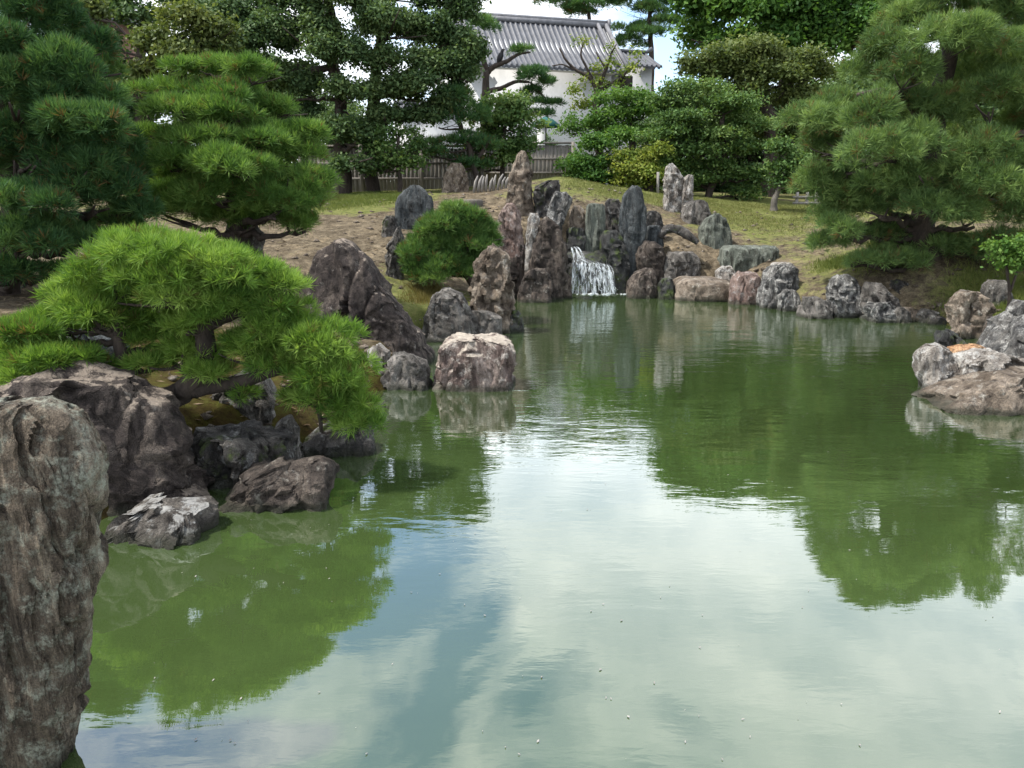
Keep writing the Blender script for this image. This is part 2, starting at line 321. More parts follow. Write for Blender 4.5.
def water_mat():
    m, nt = newmat('pond_water'); t = N(nt, 'ShaderNodeTexCoord'); v = t.outputs['Object']
    # ripples: long low waves across the pond, finer and stronger towards the fall
    mp = N(nt, 'ShaderNodeMapping'); mp.inputs['Scale'].default_value = (.9, 2.6, 1); Lk(nt, v, mp.inputs[0])
    n1 = noise(nt, mp.outputs[0], 1.1, 3, .5, .4)
    mp2 = N(nt, 'ShaderNodeMapping'); mp2.inputs['Scale'].default_value = (1.0, 3.0, 1); Lk(nt, v, mp2.inputs[0])
    n2 = noise(nt, mp2.outputs[0], 4.2, 3, .55, .3)
    d = N(nt, 'ShaderNodeVectorMath', operation='DISTANCE'); Lk(nt, v, d.inputs[0]); d.inputs[1].default_value = (2.2, 20.0, 0)
    k = N(nt, 'ShaderNodeMapRange', inp={1: 16.5, 2: 5, 3: .12, 4: 1.0}); Lk(nt, d.outputs['Value'], k.inputs[0])
    n5 = noise(nt, v, .35, 3, .5)
    pt = N(nt, 'ShaderNodeMapRange', inp={1: .36, 2: .62, 3: .25, 4: 1.0}); Lk(nt, n5, pt.inputs[0])
    h = mth(nt, 'ADD', mth(nt, 'MULTIPLY', n1, .75), mth(nt, 'MULTIPLY', n2, .25))
    h = mth(nt, 'MULTIPLY', h, mth(nt, 'MULTIPLY', k.outputs[0], pt.outputs[0]))
    bp = N(nt, 'ShaderNodeBump', inp={'Strength': 1.0, 'Distance': .021}); Lk(nt, h, bp.inputs['Height'])
    n3 = noise(nt, v, .5, 5, .6)
    col = ramp(nt, n3, [(.3, (.032, .053, .015)), (.7, (.044, .069, .022))])
    df = N(nt, 'ShaderNodeBsdfDiffuse'); Lk(nt, col, df.inputs[0])
    gl = N(nt, 'ShaderNodeBsdfGlossy', inp={'Roughness': .012}); gl.inputs[0].default_value = (.94, .98, 1.0, 1); Lk(nt, bp.outputs[0], gl.inputs['Normal'])
    fr = N(nt, 'ShaderNodeFresnel', inp={'IOR': 1.33}); Lk(nt, bp.outputs[0], fr.inputs['Normal'])
    fc = N(nt, 'ShaderNodeMapRange', inp={1: 0, 2: .19, 3: .10, 4: .70}); Lk(nt, fr.outputs[0], fc.inputs[0])
    mx = N(nt, 'ShaderNodeMixShader'); Lk(nt, fc.outputs[0], mx.inputs[0]); Lk(nt, df.outputs[0], mx.inputs[1]); Lk(nt, gl.outputs[0], mx.inputs[2])
    o = N(nt, 'ShaderNodeOutputMaterial'); Lk(nt, mx.outputs[0], o.inputs[0]); return m
M['water'] = water_mat()
m, nt_ = newmat('white_water')
b_ = N(nt_, 'ShaderNodeBsdfPrincipled', inp={'Base Color': (.78, .83, .86, 1), 'Roughness': .25})
t_ = N(nt_, 'ShaderNodeBsdfTranslucent', inp={0: (.8, .85, .88, 1)})
x_ = N(nt_, 'ShaderNodeMixShader', inp={0: .35}); Lk(nt_, b_.outputs[0], x_.inputs[1]); Lk(nt_, t_.outputs[0], x_.inputs[2])
o_ = N(nt_, 'ShaderNodeOutputMaterial'); Lk(nt_, x_.outputs[0], o_.inputs[0]); M['foam'] = m

m, nt_ = newmat('falling_water')
fu = N(nt_, 'ShaderNodeAttribute', attribute_name='fu').outputs['Fac']; ft = N(nt_, 'ShaderNodeAttribute', attribute_name='ft').outputs['Fac']
cx_ = N(nt_, 'ShaderNodeCombineXYZ'); Lk(nt_, mth(nt_, 'MULTIPLY', fu, 11.0), cx_.inputs[0]); Lk(nt_, mth(nt_, 'MULTIPLY', ft, 1.6), cx_.inputs[1])
al = ramp(nt_, noise(nt_, cx_.outputs[0], 1.6, 6, .65, .7), [(.52, (0, 0, 0)), (.68, (.85, .85, .85))])
b_ = N(nt_, 'ShaderNodeBsdfPrincipled', inp={'Base Color': (.74, .80, .84, 1), 'Roughness': .3})
t_ = N(nt_, 'ShaderNodeBsdfTranslucent', inp={0: (.74, .8, .84, 1)})
x_ = N(nt_, 'ShaderNodeMixShader', inp={0: .4}); Lk(nt_, b_.outputs[0], x_.inputs[1]); Lk(nt_, t_.outputs[0], x_.inputs[2])
tr_ = N(nt_, 'ShaderNodeBsdfTransparent'); y_ = N(nt_, 'ShaderNodeMixShader'); Lk(nt_, al, y_.inputs[0]); Lk(nt_, tr_.outputs[0], y_.inputs[1]); Lk(nt_, x_.outputs[0], y_.inputs[2])
o_ = N(nt_, 'ShaderNodeOutputMaterial'); Lk(nt_, y_.outputs[0], o_.inputs[0]); M['fall'] = m

m, nt_ = newmat('pond_froth'); tc_ = N(nt_, 'ShaderNodeTexCoord'); ed_ = N(nt_, 'ShaderNodeAttribute', attribute_name='edge').outputs['Fac']
al = ramp(nt_, mth(nt_, 'ADD', noise(nt_, tc_.outputs['Object'], 5, 6, .7, .4), mth(nt_, 'MULTIPLY', mth(nt_, 'SUBTRACT', ed_, .5), .35)), [(.50, (0, 0, 0)), (.66, (.9, .9, .9))])
d_ = N(nt_, 'ShaderNodeBsdfDiffuse', inp={0: (.66, .70, .70, 1)}); tr_ = N(nt_, 'ShaderNodeBsdfTransparent'); y_ = N(nt_, 'ShaderNodeMixShader'); Lk(nt_, al, y_.inputs[0]); Lk(nt_, tr_.outputs[0], y_.inputs[1]); Lk(nt_, d_.outputs[0], y_.inputs[2])
o_ = N(nt_, 'ShaderNodeOutputMaterial'); Lk(nt_, y_.outputs[0], o_.inputs[0]); M['froth'] = m

# ------------------------------------------------------------------ rock table: rows are (py, left px, right px) at distance Y
#  (Y, depth ratio, material, facets, rows, label)
RK = [
 (2.8, .42, 'rk_front', .3, [(408, -10, 40), (411, -40, 50), (420, -66, 62), (432, -78, 76), (446, -84, 88), (466, -88, 99), (500, -90, 98), (530, -92, 96), (562, -94, 92), (600, -95, 95), (640, -95, 93), (691, -95, 87), (768, -95, 77), (860, -92, 70)], 'tall upright grey-brown stone in the near left corner, cut by the frame'),
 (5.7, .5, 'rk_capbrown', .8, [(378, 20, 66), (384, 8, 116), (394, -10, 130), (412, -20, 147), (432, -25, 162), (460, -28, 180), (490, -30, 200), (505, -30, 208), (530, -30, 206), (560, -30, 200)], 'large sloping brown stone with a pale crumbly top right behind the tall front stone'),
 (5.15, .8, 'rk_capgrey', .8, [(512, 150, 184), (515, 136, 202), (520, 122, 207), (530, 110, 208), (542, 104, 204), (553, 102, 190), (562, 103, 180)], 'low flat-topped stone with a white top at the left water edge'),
 (6.35, .8, 'rk_dark', .8, [(437, 204, 280), (442, 192, 292), (450, 188, 298), (470, 187, 299), (492, 190, 299), (510, 195, 298)], 'squat dark block of stone under the mossy ledge below the near pine'),
 (5.75, .55, 'rk_brown', .7, [(470, 272, 318), (474, 262, 326), (482, 248, 330), (492, 234, 331), (505, 219, 333), (515, 211, 337), (522, 206, 341), (530, 205, 342)], 'long fish-shaped brown stone lying with its snout in the green water'),
 (6.7, .7, 'rk_grey', .6, [(418, 285, 291), (424, 278, 294), (432, 271, 297), (445, 266, 300)], 'small pointed grey stone peeking up behind the squat dark block'),
 (7.1, .6, 'rk_dark', .6, [(428, 326, 366), (436, 308, 374), (448, 298, 378), (466, 294, 379)], 'low grey stone at the waterline under the drooping pine branch'),
 (6.9, .5, 'rk_wet', .5, [(471, 322, 352), (474, 314, 368), (480, 308, 376)], 'thin dark ledge of stone barely above the water'),
 (7.6, .8, 'rk_slate', .6, [(332, 72, 98), (340, 64, 112), (352, 60, 120), (375, 58, 126)], 'dark rounded stone between the two near pines'),
 (7.2, .7, 'rk_grey', .8, [(374, 240, 264), (380, 226, 268), (390, 218, 272), (405, 214, 274)], 'grey jagged stone behind the lying pine trunk'),
 (9.95, .8, 'rk_white', .7, [(347, 372, 380), (354, 368, 387), (370, 366, 394), (395, 368, 402)], 'pale upright stone at the tip of the near pine branch'),
 (9.8, .8, 'rk_grey', .7, [(357, 392, 412), (363, 387, 421), (374, 385, 428), (394, 384, 433)], 'rounded grey stone left of the white-capped boulder'),
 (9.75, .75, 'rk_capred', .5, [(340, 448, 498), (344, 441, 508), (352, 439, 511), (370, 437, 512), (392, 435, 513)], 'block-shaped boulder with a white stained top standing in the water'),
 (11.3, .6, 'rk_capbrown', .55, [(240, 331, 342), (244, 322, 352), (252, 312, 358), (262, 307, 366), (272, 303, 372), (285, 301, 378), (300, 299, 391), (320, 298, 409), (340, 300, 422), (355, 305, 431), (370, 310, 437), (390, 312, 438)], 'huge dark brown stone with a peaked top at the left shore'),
 (13.4, .8, 'rk_grey', .5, [(290, 440, 450), (295, 434, 459), (305, 429, 466), (320, 423, 473), (342, 420, 477)], 'rounded grey boulder in front of the small island pine'),
 (13.6, .6, 'rk_grey', .6, [(312, 468, 490), (318, 464, 498), (340, 463, 502)], 'flat low stone at the foot of the crag with a knobby top'),
 (14.2, .7, 'rk_tan', .9, [(247, 489, 495), (251, 486, 501), (258, 483, 508), (264, 475, 510), (276, 472, 513), (300, 470, 517), (320, 472, 516), (336, 473, 515)], 'craggy upright stone with a pale knobby top at the pond edge'),
 (14.3, .8, 'rk_wet', .7, [(311, 512, 518), (317, 509, 523), (332, 508, 525)], 'small black wet stone beside the knobby crag'),
 (19.0, .45, 'rk_slate', .45, [(185, 410, 419), (189, 404, 425), (197, 397, 431), (206, 395, 434), (230, 394, 434), (256, 395, 431)], 'blue-black rounded slab standing upright on the slope'),
 (18.0, .7, 'rk_dark', .8, [(216, 386, 394), (221, 382, 396), (234, 381, 398)], 'small dark stone at the left foot of the blue-black slab'),
 (15.6, .7, 'rk_grey', .9, [(228, 397, 401), (236, 392, 403), (245, 387, 404), (262, 385, 405), (296, 384, 402)], 'thin jagged grey pillar left of the small island pine'),
 (18.6, .8, 'rk_slate', .6, [(207, 440, 448), (210, 437, 451), (220, 436, 453)], 'small dark stone between the blue-black slab and the island pine'),
 (26.0, .6, 'rk_tan', .6, [(163, 452, 461), (167, 447, 465), (176, 444, 467), (196, 440, 470)], 'weathered tan stone standing on the hilltop before the wooden fence'),
 (22.0, .6, 'rk_tan', .8, [(151, 521, 525), (155, 517, 528), (165, 513, 530), (180, 509, 532), (200, 506, 533), (226, 504, 535)], 'tallest pointed brown stone crowning the mound'),
 (22.0, .7, 'rk_dark', .8, [(180, 548, 559), (185, 537, 561), (192, 534, 561), (212, 534, 558)], 'dark block right of the pointed crown stone'),
 (21.0, .6, 'rk_vein', .9, [(192, 555, 566), (198, 552, 573), (205, 550, 573), (214, 547, 566), (232, 545, 562)], 'leaning pale-veined stone above the brown waterfall stone'),
 (19.6, .7, 'rk_red', .9, [(203, 507, 512), (207, 503, 516), (215, 498, 520), (228, 497, 522), (245, 496, 524)], 'reddish jagged stone below the pointed crown stone'),
 (19.3, .6, 'rk_white', .9, [(213, 530, 538), (220, 527, 540), (235, 526, 538), (250, 525, 535)], 'narrow pale stone wedged beside the brown waterfall stone'),
 (19.2, .6, 'rk_brown', .7, [(217, 544, 549), (222, 540, 556), (232, 536, 562), (246, 532, 567), (262, 529, 569), (290, 526, 564)], 'big streaked brown stone left of the waterfall'),
 (18.6, .8, 'rk_brown', .7, [(270, 531, 545), (274, 526, 551), (282, 521, 553), (298, 517, 553)], 'pale angular stone at the water below the streaked brown stone'),
 (19.6, .8, 'rk_brown', .8, [(242, 503, 522), (248, 500, 528), (262, 500, 530), (290, 500, 528)], 'dark brown bank stone left of the streaked brown stone'),
 (21.0, .5, 'rk_green', .4, [(204, 588, 603), (206, 586, 605), (220, 585, 606), (240, 583, 605), (258, 584, 603)], 'grey-green flat-topped slab above the waterfall'),
 (20.6, .45, 'rk_slate', .5, [(186, 633, 638), (189, 628, 642), (196, 623, 644), (210, 620, 646), (230, 619, 647), (250, 621, 646), (275, 624, 641)], 'tall slate slab standing upright right of the waterfall'),
 (20.9, .8, 'rk_wet', .8, [(228, 570, 583), (231, 567, 585), (252, 566, 586)], 'small black block at the head of the waterfall'),
 (21.3, .7, 'rk_dark', .8, [(199, 608, 618), (203, 605, 621), (216, 604, 622), (226, 604, 622)], 'dark stone between the green slab and the tall slate slab'),
 (20.4, .8, 'rk_wet', .8, [(232, 604, 618), (238, 601, 624), (255, 600, 628), (296, 600, 628)], 'wet black stone under the tall slate slab'),
 (21.2, .7, 'rk_tan', .8, [(206, 574, 582), (212, 570, 585), (232, 568, 588)], 'tan lump of stone left of the grey-green slab'),
 (19.4, .8, 'rk_brown', .8, [(274, 562, 569), (279, 560, 571), (296, 559, 572)], 'small brown stone at the left foot of the waterfall'),
 (20.3, .8, 'rk_brown', .7, [(242, 646, 655), (247, 640, 661), (255, 636, 667), (266, 636, 668), (282, 638, 664)], 'brown and green split boulder right of the waterfall'),
 (19.4, .8, 'rk_brown', .9, [(269, 644, 655), (273, 635, 657), (282, 629, 658), (298, 626, 657)], 'small ochre stones heaped at the right foot of the waterfall'),
 (20.2, .8, 'rk_grey', .6, [(253, 668, 694), (257, 664, 700), (266, 661, 703), (290, 657, 699)], 'broad rounded grey boulder beside the split boulder'),
 (19.0, .9, 'rk_tan', .6, [(280, 682, 722), (284, 675, 736), (300, 671, 741)], 'flat tan slab lying at the waterline'),
 (19.2, .8, 'rk_wet', .7, [(279, 662, 672), (284, 658, 675), (298, 657, 676)], 'small black stone left of the flat tan slab'),
 (21.4, .7, 'rk_dark', .8, [(211, 648, 657), (215, 645, 662), (230, 645, 664)], 'dark wedge of stone behind the tall slate slab'),
 (20.9, .8, 'rk_slate', .7, [(226, 648, 660), (230, 646, 662), (248, 646, 664)], 'dark cube-like stone under the arched stone'),
 (24.0, .6, 'rk_white', 1.0, [(164, 668, 673), (169, 665, 678), (180, 664, 682), (195, 664, 683), (212, 663, 684)], 'pale ragged stone standing tall on the grassy slope'),
 (23.9, .6, 'rk_white', .9, [(175, 688, 693), (179, 684, 694), (192, 682, 693), (212, 681, 693)], 'narrow cream stone leaning on the pale ragged stone'),
 (23.0, .7, 'rk_grey', .6, [(200, 694, 704), (204, 687, 709), (212, 682, 711), (224, 681, 713)], 'low grey stone with a white spot on the grassy slope'),
 (21.5, .7, 'rk_green', .8, [(213, 714, 721), (218, 708, 726), (228, 703, 730), (248, 700, 733)], 'greenish humped stone on the slope above the wide slab'),
 (20.2, .6, 'rk_green', .5, [(247, 726, 779), (249, 721, 782), (260, 719, 780), (285, 722, 768)], 'wide dark table-topped slab with vertical streaks'),
 (19.6, .8, 'rk_white', .7, [(267, 722, 731), (272, 717, 735), (290, 716, 738)], 'small pale stone at the left foot of the wide slab'),
 (18.2, .8, 'rk_red', .8, [(273, 742, 757), (277, 736, 760), (288, 731, 761), (308, 728, 760)], 'pinkish mottled boulder at the water edge'),
 (17.6, .8, 'rk_vein', .9, [(266, 774, 796), (270, 768, 798), (282, 762, 799), (296, 760, 798), (314, 760, 797)], 'angular black stone with white veins beside the pinkish boulder'),
 (17.1, .8, 'rk_vein', .8, [(291, 784, 796), (295, 779, 799), (316, 777, 800)], 'small dark stone at the front foot of the angular veined stone'),
 (18.6, .7, 'rk_white', .4, [(263, 774, 792), (265, 772, 794), (275, 772, 794)], 'small flat pale block on top behind the veined stone'),
 (16.0, .8, 'rk_grey', .7, [(298, 806, 820), (303, 803, 828), (312, 801, 832), (324, 800, 833)], 'low squared grey stone left of the big veined boulder'),
 (16.2, .7, 'rk_vein', .8, [(276, 838, 849), (280, 833, 856), (288, 830, 862), (302, 829, 868), (326, 829, 871)], 'big dark boulder laced with white veins on the right shore'),
 (15.8, .7, 'rk_grey', .8, [(283, 870, 882), (288, 866, 888), (300, 864, 898), (326, 865, 906)], 'sloping grey stone right of the big veined boulder'),
 (16.5, .8, 'rk_dark', .8, [(281, 895, 905), (285, 892, 911), (300, 890, 914)], 'small dark angular stone on the bank under the big right pine'),
 (16.7, .7, 'rk_grey', .7, [(272, 926, 936), (278, 918, 942), (290, 912, 947), (306, 910, 949)], 'dull grey rock slab below the big right pine'),
 (15.5, .8, 'rk_vein', .8, [(304, 874, 890), (308, 868, 900), (326, 866, 904)], 'low flat stone edging the water right of the big veined boulder'),
 (15.4, .8, 'rk_grey', .8, [(309, 898, 906), (313, 894, 911), (328, 893, 914)], 'small grey edging stone midway along the right waterline'),
 (15.4, .8, 'rk_grey', .8, [(311, 925, 936), (315, 920, 942), (329, 918, 946)], 'grey edging stone between the tan stone and the flat dark stone'),
 (15.6, .8, 'rk_tan', .8, [(309, 908, 917), (313, 904, 922), (330, 902, 926)], 'small tan stone at the right waterline'),
 (15.2, .8, 'rk_dark', .8, [(317, 930, 944), (320, 926, 950), (334, 924, 953)], 'flat dark stone low at the right waterline'),
 (13.6, .6, 'rk_tan', .9, [(291, 966, 978), (295, 959, 984), (305, 954, 989), (322, 950, 993), (354, 952, 994)], 'cream and brown upright stone with a ragged right edge'),
 (15.0, .8, 'rk_grey', .5, [(281, 992, 1004), (285, 987, 1010), (294, 985, 1012), (308, 984, 1013)], 'rounded grey stone on the grassy right bank'),
 (10.2, .8, 'rk_vein', .9, [(310, 1040, 1066), (318, 1028, 1076), (328, 1014, 1082), (342, 1003, 1086), (358, 996, 1092), (384, 990, 1094), (412, 985, 1094)], 'big white-blotched dark rock at the right edge of the frame'),
 (10.9, .8, 'rk_wet', .9, [(333, 944, 956), (338, 938, 963), (348, 935, 966), (372, 934, 968)], 'black shiny stone behind the white boulder on the right'),
 (9.7, .75, 'rk_white', .6, [(347, 930, 944), (351, 923, 951), (360, 918, 956), (372, 917, 958), (384, 920, 960), (402, 924, 962)], 'white-stained rounded boulder at the tip of the right point'),
 (10.0, .8, 'rk_orange', .6, [(347, 964, 980), (350, 957, 986), (358, 954, 988), (376, 953, 990)], 'orange stone nestled between boulders of the right point'),
 (9.35, .8, 'rk_white', .9, [(356, 984, 1010), (362, 970, 1020), (374, 962, 1030), (390, 956, 1040), (408, 954, 1040)], 'rough tan rocks filling the middle of the right point'),
 (8.75, .6, 'rk_tan', .8, [(377, 1006, 1060), (383, 990, 1085), (392, 968, 1095), (402, 946, 1100), (412, 926, 1100), (424, 918, 1100)], 'long brown wedge of stone sloping into the water at right'),
 (12.2, .7, 'rk_brown', .7, [(318, 992, 998), (328, 986, 1003), (352, 982, 1006)], 'brown upright stone behind the white-blotched rock'),
 (13.8, .7, 'rk_grey', .7, [(214, 232, 244), (222, 227, 252), (240, 224, 258), (262, 222, 262)], 'grey stone half hidden under the tiered pine'),
 (12.4, .7, 'rk_grey', .7, [(242, 2, 14), (247, -6, 19), (262, -10, 22)], 'pale stone under the dark pine at the left edge'),
]
ROCK_Z = {}
WATER_POLY = [np.array(q[:2]) for q in
  [(-2.35, 1.7), (-2.3, 3.6)] + [tuple(Wt(x, y)[:2]) for x, y in
  [(40, 575), (105, 545), (165, 520), (190, 492), (240, 485), (290, 480), (303, 468), (372, 455), (380, 435), (384, 402), (428, 392), (438, 372), (430, 352), (440, 341), (500, 336), (522, 328), (517, 302), (522, 294), (560, 293), (572, 289), (618, 289), (660, 294), (735, 298), (760, 308), (800, 315), (830, 320), (900, 322), (950, 330), (975, 345), (985, 358), (965, 375), (962, 392), (965, 402), (990, 408), (1020, 412), (1100, 425)]]
  + [(13, 6.5), (13, 1.7)]]
WP = np.array(WATER_POLY)
def shore_sd(xy):
    """signed distance to the pond outline, positive on land"""
    xy = np.asarray(xy, float); a = WP; b = np.roll(WP, -1, 0)
    best = np.full(len(xy), 1e9); inside = np.zeros(len(xy), bool)
    for p, q in zip(a, b):
        d = q-p; t = np.clip(((xy-p)@d)/(d@d), 0, 1); dist = np.linalg.norm(xy-(p+t[:, None]*d), axis=1); best = np.minimum(best, dist)
        c = (p[1] > xy[:, 1]) != (q[1] > xy[:, 1]); xx = p[0]+(xy[:, 1]-p[1])/(q[1]-p[1]+1e-12)*(q[0]-p[0]); inside ^= c & (xy[:, 0] < xx)
    return np.where(inside, -best, best)
# height controls: px, py, Y, grass, moss
CT = [(-60, 470, 4.5, 0, 1), (0, 420, 6.6, .2, .8), (-200, 400, 7, .3, .5), (110, 398, 6.9, 0, 1), (170, 412, 6.7, 0, 1), (230, 402, 7.1, 0, 1), (270, 412, 7.2, 0, 1), (290, 398, 7.9, 0, .8), (330, 400, 8.2, 0, .8),
 (20, 345, 9, 0, .6), (60, 322, 10.2, 0, .5), (0, 300, 11.5, 0, .2), (120, 300, 11, 0, .2), (-150, 290, 12, 0, .2), (250, 300, 12.3, .2, 0), (430, 302, 14.6, .75, 0), (455, 296, 15.2, .7, 0), (405, 300, 14.4, .7, 0),
 (340, 262, 15.8, .05, 0), (355, 240, 17.8, .0, 0), (330, 222, 19.5, .1, 0), (400, 236, 17.8, 0, 0), (480, 285, 16.3, 0, 0), (300, 210, 22, .6, 0), (350, 208, 22, 1, 0), (390, 197, 24.5, 1, 0), (420, 193, 26, .9, 0), (430, 215, 21, 0, 0), (470, 205, 23, 0, 0), (490, 192, 25.5, .2, 0), (440, 192, 27, .6, 0),
 (540, 188, 25, .6, 0), (560, 177, 27, .75, 0), (600, 184, 27, .9, 0), (590, 200, 24, .45, 0), (560, 210, 22.2, .2, 0), (615, 195, 25, .8, 0), (650, 197, 26.5, .9, 0), (655, 212, 23.5, .3, 0), (720, 203, 27, .85, 0), (800, 211, 27, .85, 0), (740, 215, 25, .85, 0), (700, 226, 22.8, .5, 0), (680, 235, 21.8, .1, 0), (680, 250, 20.9, .1, 0), (760, 235, 22.6, .55, 0), (800, 238, 22, .5, 0), (800, 268, 19, .3, 0), (715, 258, 20.8, .1, 0), (705, 275, 19.8, .05, 0),
 (830, 278, 17.6, .35, 0), (850, 265, 18.6, .9, 0), (865, 262, 18.1, .2, 0), (900, 246, 18.8, .1, 0), (950, 240, 18.5, .2, 0), (950, 232, 20, .4, 0), (1000, 262, 18, .6, 0), (960, 292, 16, .8, 0), (930, 300, 16, .55, 0), (1010, 300, 15.2, 1, 0), (1060, 290, 15, 1, 0), (1040, 345, 11.5, 1, 0), (1000, 398, 9.3, 0, 0), (1040, 400, 9.2, 0, 0), (970, 388, 9.6, 0, 0), (1080, 385, 9.6, .2, 0), (1060, 370, 10.3, .5, 0), (230, 462, 6.5, 0, .8), (280, 452, 6.7, 0, .8), (200, 470, 6.2, 0, .8), (930, 250, 17.0, .2, 0), (980, 254, 17.2, .3, 0), (880, 254, 17.6, .7, 0), (885, 300, 16.4, .2, 0), (930, 305, 15.9, .3, 0), (845, 262, 18.5, .9, 0), (1150, 300, 14, .8, 0),
 (585, 246, 21.1, 0, .2), (600, 238, 21.6, 0, .2), (575, 240, 21.6, 0, .2)]
CP = [(*P(a, b, c), g, mo) for a, b, c, g, mo in CT]
CP += [(x, y, z, g, 0) for x, y, z, g in [(-30, 20, 2, .4), (-20, 9, 1.4, .3), (-12, 4, 1.0, .3), (25, 14, 1.5, .8), (30, 30, 2.2, .8), (-14, 34, 2.8, .5), (0, 36, 2.9, .4), (14, 36, 2.8, .5), (-40, 60, 3.2, .5), (0, 60, 3.2, .5), (40, 60, 3.2, .5), (0, 120, 3.2, .5), (-100, 100, 3.2, .5), (100, 100, 3.2, .5), (0, 0, .9, .5), (6, .5, .9, .5), (-6, 0, .9, .5), (16, 6, 1.0, .6), (-100, 0, 1.5, .5), (100, 0, 1.5, .5)]]
CP = np.array(CP)
def rbf_fit(pts, val, eps=.04):
    d = np.linalg.norm(pts[:, None]-pts[None], axis=2); n = len(pts)
    A = np.zeros((n+1, n+1)); A[:n, :n] = -d + np.eye(n)*eps; A[:n, n] = 1; A[n, :n] = 1
    return np.linalg.solve(A, np.r_[val, 0])
_wz = rbf_fit(CP[:, :2], CP[:, 2])
def rbf(xy, w):
    o = np.empty(len(xy))
    for i in range(0, len(xy), 20000):
        q = xy[i:i+20000]; o[i:i+20000] = -np.linalg.norm(q[:, None]-CP[None, :, :2], axis=2)@w[:-1]+w[-1]
    return o
def ground_z(xy):
    xy = np.asarray(xy, float).reshape(-1, 2); s = shore_sd(xy)
    t = np.clip((s+.25)/1.15, 0, 1); t = t*t*(3-2*t)
    z = np.maximum(rbf(xy, _wz), .12)
    p3 = np.c_[xy, np.zeros(len(xy))]
    z = z + .05*fbm(p3*.9, 4, 5) + .02*fbm(p3*4, 2, 9)
    return -.9*(1-t)+z*t
def gz(x, y): return float(ground_z([[x, y]])[0])
xs = np.unique(np.r_[np.linspace(-320, -40, 15), np.linspace(-40, -14, 27), np.arange(-14, 18, .16), np.linspace(18, 40, 23), np.linspace(40, 320, 15)])
ys = np.unique(np.r_[np.linspace(-60, 1, 14), np.arange(1, 33, .16), np.linspace(33, 70, 30), np.linspace(70, 420, 20)])
X, Y_ = np.meshgrid(xs, ys); xy = np.c_[X.ravel(), Y_.ravel()]
Z = ground_z(xy)
def idw(xy, col):
    o = np.empty(len(xy))
    for i in range(0, len(xy), 20000):
        q = xy[i:i+20000]; d = np.linalg.norm(q[:, None]-CP[None, :, :2], axis=2); w = 1/(d+.25)**3.2; o[i:i+20000] = (w@col)/w.sum(1)
    return o
GA, MA = idw(xy, CP[:, 3]), idw(xy, CP[:, 4])
ny, nx = X.shape
i = np.arange(ny-1)[:, None]*nx+np.arange(nx-1)[None]
gq = np.stack([i, i+1, i+nx+1, i+nx], -1).reshape(-1, 4)
g = mesh_np('ground', np.c_[xy, Z], gq, M['ground'], None, (0, 0, 0), True, None, {'grass': GA, 'moss': MA}); g['kind'] = 'structure'
v = np.array([[-30, 1.0, 0], [30, 1.0, 0], [30, 24, 0], [-30, 24, 0.]])
w_ = mesh_np('pond_water', v, np.array([[0, 1, 2, 3]]), M['water'], None, (0, 0, 0)); w_['kind'] = 'structure'

